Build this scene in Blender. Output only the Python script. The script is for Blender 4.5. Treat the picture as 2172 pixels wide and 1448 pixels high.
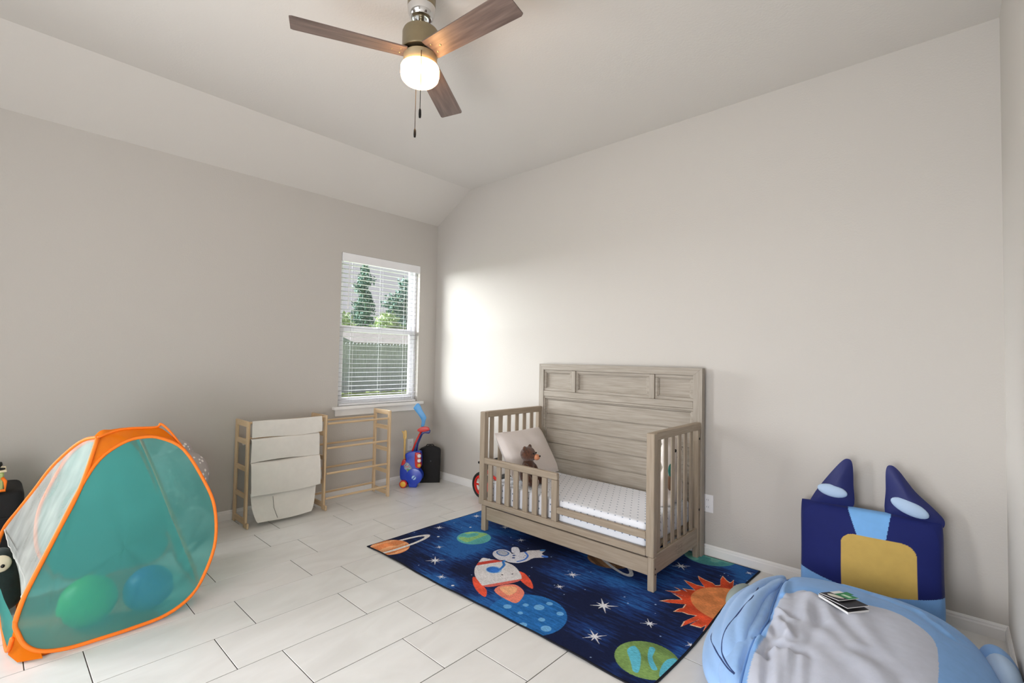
import bpy, bmesh, math, random
import numpy as np
from mathutils import Vector, Matrix, Euler
random.seed(7)
S = bpy.context.scene
COL = S.collection
for o in list(bpy.data.objects):
    bpy.data.objects.remove(o)

# ------------------------------------------------------------------ camera
W_IMG, H_IMG, F_PX = 2172, 1448, 1017.22
cam_data = bpy.data.cameras.new('camera')
cam_data.sensor_fit = 'HORIZONTAL'; cam_data.sensor_width = 36
cam_data.lens = F_PX * 36 / W_IMG
cam_data.clip_start = 0.02; cam_data.clip_end = 300
cam = bpy.data.objects.new('camera', cam_data); COL.objects.link(cam)
cam.location = (4.24755, -3.38103, 1.32974)
cam.rotation_euler = (1.60354, -0.01812, 0.739405)
S.camera = cam

# ------------------------------------------------------------------ view, sky, lights
vs = S.view_settings
vs.view_transform = 'Standard'; vs.look = 'None'; vs.gamma = 1.0; vs.use_curve_mapping = False
vs.exposure = 0.13
world = bpy.data.worlds.new('world'); S.world = world
world.use_nodes = True
wn = world.node_tree
bg = wn.nodes['Background']
bg.inputs[0].default_value = (0.97, 0.93, 0.99, 1); bg.inputs[1].default_value = 0.62

def light(name, kind, loc, target, energy, color=(1, 1, 1), size=None, size_y=None, angle=None):
    d = bpy.data.lights.new(name, kind); d.energy = energy; d.color = color
    if kind == 'AREA':
        d.shape = 'RECTANGLE'; d.size = size; d.size_y = size_y
    if angle is not None: d.angle = angle
    o = bpy.data.objects.new(name, d); COL.objects.link(o)
    o.location = loc
    o.rotation_euler = (Vector(target) - Vector(loc)).to_track_quat('-Z', 'Y').to_euler()
    return o
# bright overcast sky low in front of the window
light('sky_sun', 'SUN', (-6, -4.4, 3.0), (0, -0.6, 1.5), 46.0, (0.98, 0.98, 1.0), angle=math.radians(70))
# daylight of a second window in the left wall behind the camera; then a fill light added at the rear of the room
light('left_window_daylight', 'AREA', (0.12, -4.35, 1.30), (3.2, -1.9, 0.75), 44, (0.95, 0.965, 1.0), 1.2, 1.5).data.spread = math.radians(115)
light('rear_fill_light', 'AREA', (3.0, -4.90, 1.45), (2.8, 0, 1.5), 27, (0.95, 0.965, 1.0), 1.8, 2.0)
# upward fill light added behind the camera to brighten the ceiling
light('ceiling_fill_light', 'AREA', (3.3, -4.3, 0.6), (2.6, -0.8, 3.0), 50, (0.95, 0.965, 1.0), 1.6, 1.0)

# ------------------------------------------------------------------ helpers
def wl(o):
    v = Vector((0, 0, 0))
    while o is not None:
        v += o.location; o = o.parent
    return v

class MB:
    """collects geometry in world space and links it as ONE mesh object"""
    def __init__(s): s.v = []; s.f = []; s.mi = []; s.cols = None
    def add(s, vs_, fs, mi=0):
        n = len(s.v); s.v += [tuple(p) for p in vs_]; s.f += [tuple(i + n for i in f) for f in fs]; s.mi += [mi] * len(fs); return s
    def bm(s, b, mi=0):
        b.verts.ensure_lookup_table(); b.verts.index_update()
        s.add([v.co[:] for v in b.verts], [[v.index for v in f.verts] for f in b.faces], mi); b.free(); return s
    def box(s, x0, x1, y0, y1, z0, z1, bev=0.0, M=None, seg=1, mi=0):
        b = bmesh.new()
        bmesh.ops.create_cube(b, size=1)
        for v in b.verts:
            v.co = Vector(((x0 + x1) / 2 + v.co.x * (x1 - x0), (y0 + y1) / 2 + v.co.y * (y1 - y0), (z0 + z1) / 2 + v.co.z * (z1 - z0)))
        if bev > 0: bmesh.ops.bevel(b, geom=b.edges[:], offset=bev, segments=seg, profile=0.7, affect='EDGES')
        if M is not None: b.transform(M)
        return s.bm(b, mi)
    def tube(s, pts, r, n=8, closed=False, caps=True, mi=0):
        pts = [Vector(p) for p in pts]; N = len(pts)
        rs = r if hasattr(r, '__len__') else [r] * N
        vs_, fs = [], []
        prev = None
        for i, p in enumerate(pts):
            if closed: t = pts[(i + 1) % N] - pts[i - 1]
            else: t = pts[min(i + 1, N - 1)] - pts[max(i - 1, 0)]
            if t.length < 1e-9: t = Vector((0, 0, 1))
            t.normalize()
            if prev is None:
                a = Vector((0, 0, 1)) if abs(t.z) < 0.9 else Vector((1, 0, 0))
                nn = (a - t * a.dot(t)).normalized()
            else:
                nn = prev - t * prev.dot(t)
                nn = nn.normalized() if nn.length > 1e-6 else t.orthogonal().normalized()
            prev = nn; bb = t.cross(nn)
            for k in range(n):
                a = 2 * math.pi * k / n
                vs_.append(p + (nn * math.cos(a) + bb * math.sin(a)) * rs[i])
        for i in range(N if closed else N - 1):
            j = (i + 1) % N
            for k in range(n):
                k2 = (k + 1) % n
                fs.append((i * n + k, i * n + k2, j * n + k2, j * n + k))
        if caps and not closed:
            fs.append(tuple(range(n - 1, -1, -1))); fs.append(tuple((N - 1) * n + k for k in range(n)))
        return s.add(vs_, fs, mi)
    def cyl(s, a, b, r, n=16, r2=None, mi=0):
        return s.tube([a, b], [r, r if r2 is None else r2], n, mi=mi)
    def lathe(s, prof, n=32, M=None, mi=0):
        vs_, fs = [], []
        for (r, z) in prof:
            for k in range(n):
                a = 2 * math.pi * k / n
                p = Vector((r * math.cos(a), r * math.sin(a), z))
                vs_.append(M @ p if M is not None else p)
        for i in range(len(prof) - 1):
            for k in range(n):
                k2 = (k + 1) % n
                fs.append((i * n + k, i * n + k2, (i + 1) * n + k2, (i + 1) * n + k))
        if prof[0][0] > 1e-6: fs.append(tuple(range(n - 1, -1, -1)))
        if prof[-1][0] > 1e-6: fs.append(tuple((len(prof) - 1) * n + k for k in range(n)))
        return s.add(vs_, fs, mi)
    def prism(s, poly, fn0, fn1, bev=0.0, seg=2, mi=0):
        """poly of 2-D points; fn0/fn1 map (u,v) to the two 3-D faces"""
        b = bmesh.new()
        A = [b.verts.new(fn0(*p)) for p in poly]; B = [b.verts.new(fn1(*p)) for p in poly]
        n = len(poly)
        b.faces.new(A[::-1]); b.faces.new(B)
        for i in range(n): b.faces.new((A[i], A[(i + 1) % n], B[(i + 1) % n], B[i]))
        bmesh.ops.recalc_face_normals(b, faces=b.faces[:])
        if bev > 0:
            ed = [e for e in b.edges if len(e.link_faces) == 2 and any(len(f.verts) == n and n != 4 for f in e.link_faces)]
            if not ed: ed = b.edges[:]
            bmesh.ops.bevel(b, geom=ed, offset=bev, segments=seg, profile=0.6, affect='EDGES')
        bmesh.ops.triangulate(b, faces=[f for f in b.faces if len(f.verts) > 4])
        return s.bm(b, mi)
    def ball(s, c, r, seg=20, rings=12, M=None, mi=0):
        rr = r if hasattr(r, '__len__') else (r, r, r)
        b = bmesh.new(); bmesh.ops.create_uvsphere(b, u_segments=seg, v_segments=rings, radius=1)
        T = Matrix.Translation(Vector(c)) @ (M if M is not None else Matrix.Identity(4)) @ Matrix.Diagonal((*rr, 1))
        b.transform(T); return s.bm(b, mi)
    def grid(s, P, closed_u=False, mi=0):
        """P[i][j] points"""
        n, m = len(P), len(P[0]); vs_ = [p for r in P for p in r]; fs = []
        for i in range(n if closed_u else n - 1):
            for j in range(m - 1):
                i2 = (i + 1) % n
                fs.append((i * m + j, i2 * m + j, i2 * m + j + 1, i * m + j + 1))
        return s.add(vs_, fs, mi)
    def build(s, name, mat, parent=None, smooth=False, **tags):
        off = wl(parent) if parent is not None else Vector((0, 0, 0))
        me = bpy.data.meshes.new(name)
        me.from_pydata([(p[0] - off.x, p[1] - off.y, p[2] - off.z) for p in s.v], [], s.f)
        for m in (mat if isinstance(mat, (list, tuple)) else [mat]): me.materials.append(m)
        if isinstance(mat, (list, tuple)): me.polygons.foreach_set('material_index', s.mi)
        if smooth: shade(me, smooth)
        me.update()
        o = bpy.data.objects.new(name, me); COL.objects.link(o)
        if parent is not None: o.parent = parent
        for k, v in tags.items(): o[k] = v
        return o

def shade(me, smooth):
    me.polygons.foreach_set('use_smooth', [True] * len(me.polygons))
    if smooth is not True:
        b = bmesh.new(); b.from_mesh(me)
        for e in b.edges:
            if len(e.link_faces) == 2: e.smooth = e.calc_face_angle(0) < math.radians(smooth)
        b.to_mesh(me); b.free()

def thing(name, label, cat, loc=(0, 0, 0), group=None):
    o = bpy.data.objects.new(name, None); COL.objects.link(o)
    o.location = loc; o.empty_display_size = 0.05
    o['label'] = label; o['category'] = cat
    if group: o['group'] = group
    return o
def tag(o, label, cat, group=None):
    o['label'] = label; o['category'] = cat
    if group: o['group'] = group
    return o
def recenter(o):
    """move the origin of a single-mesh thing to its base"""
    me = o.data
    co = np.empty(len(me.vertices) * 3); me.vertices.foreach_get('co', co); co = co.reshape(-1, 3)
    c = np.array([(co[:, 0].min() + co[:, 0].max()) / 2, (co[:, 1].min() + co[:, 1].max()) / 2, co[:, 2].min()])
    co -= c; me.vertices.foreach_set('co', co.ravel()); me.update(); o.location = o.location + Vector(c)
    return o
def remesh(mb, name, mat, parent, voxel, smooth_it=4, disp=None, **tags):
    """fuse overlapping shapes into one continuous surface"""
    o = mb.build(name, mat, parent)
    m = o.modifiers.new('r', 'REMESH'); m.mode = 'VOXEL'; m.voxel_size = voxel
    m = o.modifiers.new('s', 'SMOOTH'); m.iterations = smooth_it; m.factor = 0.5
    dg = bpy.context.evaluated_depsgraph_get(); dg.update()
    me = bpy.data.meshes.new_from_object(o.evaluated_get(dg))
    o.modifiers.clear(); old = o.data; o.data = me; bpy.data.meshes.remove(old)
    me.polygons.foreach_set('use_smooth', [True] * len(me.polygons))
    for k, v in tags.items(): o[k] = v
    return o
def catmull(pts, n=6, closed=True):
    P = [np.array(p, float) for p in pts]; N = len(P); out = []
    rng = range(N) if closed else range(N - 1)
    for i in rng:
        p0, p1, p2, p3 = (P[(i - 1) % N], P[i], P[(i + 1) % N], P[(i + 2) % N]) if closed else (P[max(i - 1, 0)], P[i], P[i + 1], P[min(i + 2, N - 1)])
        for k in range(n):
            t = k / n
            out.append(0.5 * ((2 * p1) + (-p0 + p2) * t + (2 * p0 - 5 * p1 + 4 * p2 - p3) * t * t + (-p0 + 3 * p1 - 3 * p2 + p3) * t ** 3))
    if not closed: out.append(P[-1])
    return [tuple(p) for p in out]

# ------------------------------------------------------------------ materials
def srgb(r, g, b):
    f = lambda c: c / 12.92 if c <= 0.04045 else ((c + 0.055) / 1.055) ** 2.4
    return (f(r / 255), f(g / 255), f(b / 255), 1)
def mat(name, col, rough=0.5, metal=0.0, var=0.0, scale=8.0, stretch=(1, 1, 1), bump=0.0, bscale=None, spec=0.5, detail=4, coat=0, sheen=0, col2=None, bdist=0.002, coords='Object'):
    m = bpy.data.materials.new(name); m.use_nodes = True
    nt = m.node_tree; N = nt.nodes; L = nt.links
    p = N['Principled BSDF']
    c = srgb(*col) if len(col) == 3 else col
    p.inputs['Base Color'].default_value = c; p.inputs['Roughness'].default_value = rough
    p.inputs['Metallic'].default_value = metal; p.inputs['Specular IOR Level'].default_value = spec
    if coat: p.inputs['Coat Weight'].default_value = coat; p.inputs['Coat Roughness'].default_value = 0.1
    if sheen: p.inputs['Sheen Weight'].default_value = sheen
    if var or bump or col2:
        tc = N.new('ShaderNodeTexCoord'); mp = N.new('ShaderNodeMapping'); mp.inputs['Scale'].default_value = stretch
        if coords == 'Position':
            g = N.new('ShaderNodeNewGeometry'); L.new(g.outputs['Position'], mp.inputs[0])
        else: L.new(tc.outputs[coords], mp.inputs[0])
        if var or col2:
            nz = N.new('ShaderNodeTexNoise'); nz.inputs['Scale'].default_value = scale; nz.inputs['Detail'].default_value = detail
            L.new(mp.outputs[0], nz.inputs['Vector'])
            cr = N.new('ShaderNodeValToRGB'); e = cr.color_ramp.elements
            e[0].position = 0.3; e[1].position = 0.7
            if col2: e[0].color = srgb(*col2); e[1].color = c
            else:
                e[0].color = tuple(max(0, x * (1 - var)) for x in c[:3]) + (1,); e[1].color = tuple(min(1, x * (1 + var)) for x in c[:3]) + (1,)
            L.new(nz.outputs['Fac'], cr.inputs[0]); L.new(cr.outputs[0], p.inputs['Base Color'])
        if bump:
            nb = N.new('ShaderNodeTexNoise'); nb.inputs['Scale'].default_value = bscale or scale; nb.inputs['Detail'].default_value = 3
            L.new(mp.outputs[0], nb.inputs['Vector'])
            b = N.new('ShaderNodeBump'); b.inputs['Strength'].default_value = bump; b.inputs['Distance'].default_value = bdist
            L.new(nb.outputs['Fac'], b.inputs['Height']); L.new(b.outputs[0], p.inputs['Normal'])
    return m
def attr_mat(name, rough, nscale=60, nvar=0.25, stretch=(1, 1, 1), bump=0.2, bscale=300, sheen=0.0, bdist=0.002):
    """colour printed / dyed into the cloth, held in a colour attribute, with fine weave noise"""
    m = mat(name, (128, 128, 128), rough, bump=bump, bscale=bscale, bdist=bdist, sheen=sheen, spec=0.2)
    nt = m.node_tree; N = nt.nodes; L = nt.links; p = N['Principled BSDF']
    a = N.new('ShaderNodeVertexColor'); a.layer_name = 'Col'
    tc = N.new('ShaderNodeTexCoord'); mp = N.new('ShaderNodeMapping'); mp.inputs['Scale'].default_value = stretch
    nz = N.new('ShaderNodeTexNoise'); nz.inputs['Scale'].default_value = nscale; nz.inputs['Detail'].default_value = 5
    L.new(tc.outputs['Object'], mp.inputs[0]); L.new(mp.outputs[0], nz.inputs['Vector'])
    mr = N.new('ShaderNodeMapRange'); mr.inputs[1].default_value = 0.3; mr.inputs[2].default_value = 0.7
    mr.inputs[3].default_value = 1 - nvar; mr.inputs[4].default_value = 1 + nvar
    L.new(nz.outputs['Fac'], mr.inputs[0])
    mx = N.new('ShaderNodeMix'); mx.data_type = 'RGBA'; mx.blend_type = 'MULTIPLY'; mx.inputs[0].default_value = 1
    L.new(a.outputs['Color'], mx.inputs[6]); L.new(mr.outputs[0], mx.inputs[7]); L.new(mx.outputs[2], p.inputs['Base Color'])
    return m
def cloth_mat(name, col, transl=0.3, transp=0.1, refr=0.0, rcol=None):
    m = bpy.data.materials.new(name); m.use_nodes = True
    nt = m.node_tree; N = nt.nodes; L = nt.links; out = N['Material Output']; N.remove(N['Principled BSDF'])
    c = srgb(*col)
    tc = N.new('ShaderNodeTexCoord'); nz = N.new('ShaderNodeTexNoise'); nz.inputs['Scale'].default_value = 5; nz.inputs['Detail'].default_value = 3
    L.new(tc.outputs['Object'], nz.inputs['Vector'])
    cr = N.new('ShaderNodeValToRGB'); e = cr.color_ramp.elements
    e[0].position = .3; e[1].position = .7; e[0].color = tuple(x * .88 for x in c[:3]) + (1,); e[1].color = c
    L.new(nz.outputs['Fac'], cr.inputs[0])
    d = N.new('ShaderNodeBsdfDiffuse'); t = N.new('ShaderNodeBsdfTranslucent'); tr = N.new('ShaderNodeBsdfTransparent')
    L.new(cr.outputs[0], d.inputs[0]); L.new(cr.outputs[0], t.inputs[0])
    m1 = N.new('ShaderNodeMixShader'); m1.inputs[0].default_value = transl; L.new(d.outputs[0], m1.inputs[1]); L.new(t.outputs[0], m1.inputs[2])
    m2 = N.new('ShaderNodeMixShader'); m2.inputs[0].default_value = transp; L.new(m1.outputs[0], m2.inputs[1])
    if refr:
        rf = N.new('ShaderNodeBsdfRefraction'); rf.inputs['Roughness'].default_value = refr; rf.inputs['IOR'].default_value = 1.12
        rf.inputs[0].default_value = srgb(*rcol); L.new(rf.outputs[0], m2.inputs[2])
    else: L.new(tr.outputs[0], m2.inputs[2])
    L.new(m2.outputs[0], out.inputs[0])
    return m
def emis(name, col, strength):
    m = bpy.data.materials.new(name); m.use_nodes = True
    p = m.node_tree.nodes['Principled BSDF']
    p.inputs['Base Color'].default_value = (1, .95, .85, 1); p.inputs['Roughness'].default_value = .3
    p.inputs['Emission Color'].default_value = (*col, 1); p.inputs['Emission Strength'].default_value = strength
    return m
def wood_axis(name, c1, c2, axis, rough=0.55, fine=90, bump=0.15):
    st = [1.0, 1.0, 1.0]; st[axis] = 0.06
    m = mat(name, c1, rough, col2=c2, scale=fine, stretch=tuple(st), bump=bump, bscale=fine * 1.3, bdist=0.001, coords='Position', detail=5)
    return m
M_wall = mat('wall_paint', (196, 191.5, 185), 0.75, bump=0.22, bscale=95, bdist=0.004, coords='Position', spec=0.25)
M_ceil = mat('ceiling_paint', (210, 205.5, 199), 0.8, bump=0.2, bscale=80, bdist=0.004, coords='Position', spec=0.2)
M_trim = mat('white_trim', (236, 235, 233), 0.4, var=0.02, scale=6)
M_white = mat('white_vinyl', (240, 240, 242), 0.35, var=0.02, scale=5)
M_slat = mat('blind_slat', (206, 206, 211), 0.45, var=0.02, scale=9)
M_grout = mat('grout', (74, 70, 64), 0.9, var=0.1, scale=40, bump=0.1)
M_black = mat('black_plastic', (16, 16, 18), 0.6, var=0.2, scale=20)
M_dark = mat('dark_metal', (30, 28, 27), 0.4, metal=0.6, var=0.1)
CW1, CW2 = (166, 151, 132), (147, 132, 113)
M_cw = [wood_axis('greige_wood_%s' % 'xyz'[i], CW1, CW2, i) for i in range(3)]
BW1, BW2 = (216, 190, 154), (199, 169, 130)
M_hb = wood_axis('grey_washed_wood_x', (165, 156, 144), (141, 132, 119), 0)
M_hbz = wood_axis('grey_washed_wood_z', (165, 156, 144), (141, 132, 119), 2)
M_bw = [wood_axis('beech_wood_%s' % 'xyz'[i], BW1, BW2, i, 0.5, 60, 0.08) for i in range(3)]

def tile_mat():
    m = bpy.data.materials.new('floor_tile'); m.use_nodes = True
    nt = m.node_tree; N = nt.nodes; L = nt.links; p = N['Principled BSDF']
    oi = N.new('ShaderNodeObjectInfo'); g = N.new('ShaderNodeNewGeometry')
    cb = N.new('ShaderNodeVectorMath'); cb.operation = 'SCALE'; cb.inputs[3].default_value = 37.0
    cx = N.new('ShaderNodeCombineXYZ'); L.new(oi.outputs['Random'], cx.inputs[0]); L.new(oi.outputs['Random'], cx.inputs[1])
    L.new(cx.outputs[0], cb.inputs[0])
    ad = N.new('ShaderNodeVectorMath'); ad.operation = 'ADD'; L.new(g.outputs['Position'], ad.inputs[0]); L.new(cb.outputs[0], ad.inputs[1])
    mp = N.new('ShaderNodeMapping'); mp.inputs['Scale'].default_value = (2.2, 0.9, 1); mp.inputs['Rotation'].default_value = (0, 0, 0.5)
    L.new(ad.outputs[0], mp.inputs[0])
    nz = N.new('ShaderNodeTexNoise'); nz.inputs['Scale'].default_value = 2.6; nz.inputs['Detail'].default_value = 7; nz.inputs['Distortion'].default_value = 1.2
    L.new(mp.outputs[0], nz.inputs['Vector'])
    cr = N.new('ShaderNodeValToRGB'); e = cr.color_ramp.elements
    e[0].position = .25; e[1].position = .75; e[0].color = srgb(219, 218, 215); e[1].color = srgb(233, 233, 231)
    L.new(nz.outputs['Fac'], cr.inputs[0]); L.new(cr.outputs[0], p.inputs['Base Color'])
    p.inputs['Roughness'].default_value = 0.32; p.inputs['Specular IOR Level'].default_value = 0.5
    b = N.new('ShaderNodeBump'); b.inputs['Strength'].default_value = .06; b.inputs['Distance'].default_value = .001
    L.new(nz.outputs['Fac'], b.inputs['Height']); L.new(b.outputs[0], p.inputs['Normal'])
    return m
M_tile = tile_mat()
def glass_mat():
    m = bpy.data.materials.new('window_glass'); m.use_nodes = True
    nt = m.node_tree; N = nt.nodes; L = nt.links; out = N['Material Output']; N.remove(N['Principled BSDF'])
    t = N.new('ShaderNodeBsdfTransparent'); t.inputs[0].default_value = (.93, .95, .95, 1)
    gl = N.new('ShaderNodeBsdfGlossy'); gl.inputs['Roughness'].default_value = .02
    mx = N.new('ShaderNodeMixShader'); mx.inputs[0].default_value = .05
    L.new(t.outputs[0], mx.inputs[1]); L.new(gl.outputs[0], mx.inputs[2]); L.new(mx.outputs[0], out.inputs[0])
    return m
M_glass = glass_mat()

# ------------------------------------------------------------------ room shell
RW, YF, HC, HW, XC = 4.4478, -5.0, 3.085, 2.787, 0.530     # right wall x, front wall y, ceiling, left wall height, slope foot
T = 0.14
WY0, WY1, WZ0, WZ1 = -1.140, -0.230, 0.835, 2.300
def structure(mb, name, m, **k):
    o = mb.build(name, m); o['kind'] = 'structure'; return o
fl = MB().box(-T, RW + T, YF - T, T, -0.15, -0.0030)
floor = structure(fl, 'floor', M_grout)
# floor tiles, one object each, running bond by a third
PX, QY, X0 = 0.30898, 0.6070, 2.33584
tile_cache = {}
def add_tile(x0, x1, y0, y1):
    w, l = round(x1 - x0, 4), round(y1 - y0, 4)
    if w < 0.012 or l < 0.012: return
    key = (w, l)
    if key not in tile_cache:
        t = MB().box(-w / 2, w / 2, -l / 2, l / 2, -0.0025, 0.0, 0.0012)
        # only the top half is needed: cheap bevelled slab
        me = bpy.data.meshes.new('tile'); me.from_pydata(t.v, [], t.f); me.materials.append(M_tile); tile_cache[key] = me
    o = bpy.data.objects.new('tile', tile_cache[key]); COL.objects.link(o); o.parent = floor
    o.location = ((x0 + x1) / 2, (y0 + y1) / 2, 0.0)
G = 0.0017
for k in range(-8, 8):
    xa, xb = X0 + k * PX, X0 + (k + 1) * PX
    xa, xb = max(xa, 0.0), min(xb, RW)
    if xb - xa < 0.01: continue
    j0 = -2.62 if k % 2 == 0 else -2.438
    for n in range(-5, 6):
        ya, yb = j0 + n * QY, j0 + (n + 1) * QY
        ya, yb = max(ya, YF), min(yb, 0.0)
        if yb - ya < 0.012: continue
        add_tile(xa + G, xb - G, ya + G, yb - G)

# left wall with the window opening
w = MB()
w.box(-T, 0, YF - T, WY0, -0.15, HW + .1)
w.box(-T, 0, WY1, T, -0.15, HW + .1)
w.box(-T, 0, WY0, WY1, -0.15, WZ0)
w.box(-T, 0, WY0, WY1, WZ1, HW + .1)
structure(w, 'wall_left', M_wall)
structure(MB().box(0, RW + T, 0, T, -0.15, HC + .1), 'wall_back', M_wall)
structure(MB().box(RW, RW + T, YF - T, 0, -0.15, HC + .1), 'wall_right', M_wall)
structure(MB().box(0, RW, YF - T, YF, -0.15, HC + .1), 'wall_front', M_wall)
c = MB()
y0, y1 = YF - T, T
c.box(XC, RW + T, y0, y1, HC, HC + .12)
A = [(-T, y0, HW - T * (HC - HW) / XC), (XC, y0, HC), (XC, y0, HC + .14), (-T, y0, HW + .14)]
B = [(p[0], y1, p[2]) for p in A]
c.add(A + B, [(3, 2, 1, 0), (4, 5, 6, 7), (0, 1, 5, 4), (1, 2, 6, 5), (2, 3, 7, 6), (3, 0, 4, 7)])
structure(c, 'ceiling', M_ceil)
# baseboards with a stepped profile
BP = [(0, 0), (0.013, 0), (0.013, 0.050), (0.009, 0.057), (0.009, 0.064), (0.004, 0.072), (0, 0.074)]
def baseboard(name, f):
    mb = MB(); mb.prism(BP, lambda d, z: f(d, z, 0), lambda d, z: f(d, z, 1)); return structure(mb, name, M_trim)
baseboard('baseboard_left', lambda d, z, e: (d, [YF, 0][e], z))
baseboard('baseboard_back', lambda d, z, e: ([0.0, RW][e], -d, z))
baseboard('baseboard_right', lambda d, z, e: (RW - d, [YF, 0][e], z))

# ------------------------------------------------------------------ window
win = bpy.data.objects.new('window_1', None); COL.objects.link(win); win.location = (-.07, (WY0 + WY1) / 2, WZ0); win['kind'] = 'structure'
f = MB(); fx0, fx1 = -0.125, -0.055
f.box(fx0, fx1, WY0, WY0 + .030, WZ0, WZ1, .003); f.box(fx0, fx1, WY1 - .030, WY1, WZ0, WZ1, .003)
f.box(fx0, fx1, WY0 + .03, WY1 - .03, WZ1 - .03, WZ1, .003); f.box(fx0, fx1, WY0 + .03, WY1 - .03, WZ0, WZ0 + .035, .003)
f.build('window_frame', M_white, win)
def sash(name, xa, xb, z0, z1, st, rail_top, rail_bot):
    s = MB(); ya, yb = WY0 + .03, WY1 - .03
    s.box(xa, xb, ya, ya + st, z0, z1, .002); s.box(xa, xb, yb - st, yb, z0, z1, .002)
    s.box(xa, xb, ya + st, yb - st, z1 - rail_top, z1, .002); s.box(xa, xb, ya + st, yb - st, z0, z0 + rail_bot, .002)
    o = s.build(name, M_white, win)
    xm = (xa + xb) / 2
    MB().box(xm - .002, xm + .002, ya + st - .004, yb - st + .004, z0 + rail_bot - .004, z1 - rail_top + .004).build('pane', M_glass, o)
    return o
sash('upper_sash', -0.118, -0.093, 1.555, WZ1 - .03, .038, .035, .045)
sash('lower_sash', -0.092, -0.066, WZ0 + .035, 1.60, .042, .050, .045)
MB().box(-.092, -.060, -.70, -.66, 1.598, 1.612, .003).build('sash_lock', M_white, win)
s = MB()
s.box(-.058, 0.0, WY0, WY1, WZ0 - .02, WZ0 + .003, .002)
s.box(0.0, .045, WY0 - .055, WY1 + .055, WZ0 - .025, WZ0 + .003, .005, seg=2)
s.build('window_sill', M_trim, win)
MB().box(0.0, .016, WY0 - .03, WY1 + .03, WZ0 - .088, WZ0 - .025, .003).build('sill_apron', M_trim, win)

# ------------------------------------------------------------------ venetian blind
bl = thing('venetian_blind', 'white horizontal slat blind lowered over the window', 'blind', (-.02, (WY0 + WY1) / 2, WZ0))
v = MB(); v.box(-.010, .006, WY0 + .004, WY1 - .002, WZ1 - .082, WZ1 - .002, .004, seg=2)
v.box(-.054, -.010, WY0 + .006, WY1 - .006, WZ1 - .050, WZ1 - .003, .003)
v.build('valance', M_white, bl)
sl = MB()
P_ = []
for i in range(7):
    t = i / 6 - .5
    P_.append([(t * .041, WY0 + .012 - (WY0 + WY1) / 2, .0012 * (1 - 4 * t * t)), (t * .041, WY1 - .012 - (WY0 + WY1) / 2, .0012 * (1 - 4 * t * t))])
P2 = [[(a[0], a[1], a[2] - .0016) for a in r] for r in P_]
sl.grid(P_[::-1]); sl.grid(P2)
sme = bpy.data.meshes.new('slat'); sme.from_pydata(sl.v, [], sl.f); sme.materials.append(M_slat)
z = WZ0 + .060; nsl = 0
while z < WZ1 - .09:
    o = bpy.data.objects.new('slat', sme); COL.objects.link(o); o.parent = bl
    o.location = (-.012, 0, z - WZ0); o.rotation_euler = (0, math.radians(0.5), 0)
    z += .0432; nsl += 1
MB().box(-.056, -.008, WY0 + .012, WY1 - .012, WZ0 + .006, WZ0 + .022, .004).build('bottom_rail', M_white, bl)
for yy in (WY0 + .14, (WY0 + WY1) / 2 + .0, WY1 - .16):
    for xx in (-.057, -.007):
        MB().tube([(xx, yy, WZ1 - .06), (xx, yy, WZ0 + .02)], .0009, 5).build('ladder_cord', M_slat, bl)
MB().tube([(.010, WY0 + .075, WZ1 - .078), (.012, WY0 + .07, WZ0 + 1.0), (.012, WY0 + .068, WZ0 + .93)], [.0035, .0035, .0055], 6).build('tilt_wand', M_white, bl)
MB().tube([(.002, WY1 - .07, WZ1 - .08), (.004, WY1 - .07, WZ0 + .72)], .0012, 5).build('lift_cord', M_white, bl)

# ------------------------------------------------------------------ outside
M_grass = mat('lawn_grass', (142, 160, 70), 0.9, col2=(110, 132, 52), scale=3, bump=.4, bscale=40, bdist=.03, coords='Position')
M_fence = mat('fence_wood', (172, 178, 184), 0.85, col2=(142, 150, 156), scale=9, stretch=(1, 6, .4), coords='Position')
g = MB().box(-60, -T, -40, 60, -.40, -.06); structure(g, 'ground', M_grass)
fe = thing('picket_fence', 'weathered grey wooden privacy fence across the lawn outside the window', 'fence', (-11.7, 6.5, -.06))
pk = [(-.068, 0), (.068, 0), (.068, 1.77), (.042, 1.81), (-.042, 1.81), (-.068, 1.77)]
t = MB().prism(pk, lambda u, z: (.01, u, z), lambda u, z: (-.01, u, z))
pme = bpy.data.meshes.new('picket'); pme.from_pydata(t.v, [], t.f); pme.materials.append(M_fence)
y = 1.5
while y < 12.5:
    o = bpy.data.objects.new('picket', pme); COL.objects.link(o); o.parent = fe
    o.location = (random.uniform(-.006, .006), y - 6.5, random.uniform(-.02, .02)); y += .142
for zz in (.25, 1.0, 1.6):
    MB().box(-11.76, -11.715, 1.4, 12.6, -.06 + zz, .03 + zz).build('fence_rail', M_fence, fe)
# neighbour's house behind the fence
M_roof = mat('shingle_roof', (138, 132, 128), .9, var=.12, scale=6, coords='Position'); M_siding = mat('pale_siding', (196, 188, 176), .8, var=.05, scale=2)
M_gable = mat('dark_gable', (112, 120, 116), .8, var=.08, scale=3)
nh = thing('neighbor_house', 'low pale house with a shingled gable roof behind the grey fence', 'house', (-19, 11, -.2))
MB().box(-22, -17.0, 5.5, 22, -.2, 1.9).build('house_wall', M_siding, nh)
r = MB(); r.prism([(-16.5, 1.75), (-19.5, 2.72), (-22.5, 1.75), (-22.5, 1.9), (-19.5, 2.87), (-16.5, 1.9)], lambda x, z: (x, 8.0, z), lambda x, z: (x, 22.5, z)); r.build('roof', M_roof, nh)
r = MB(); r.prism([(5.2, 1.75), (8.6, 1.75), (6.6, 2.55)], lambda y, z: (-16.4, y, z), lambda y, z: (-20, y, z)); r.build('gable', M_gable, nh)
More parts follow.
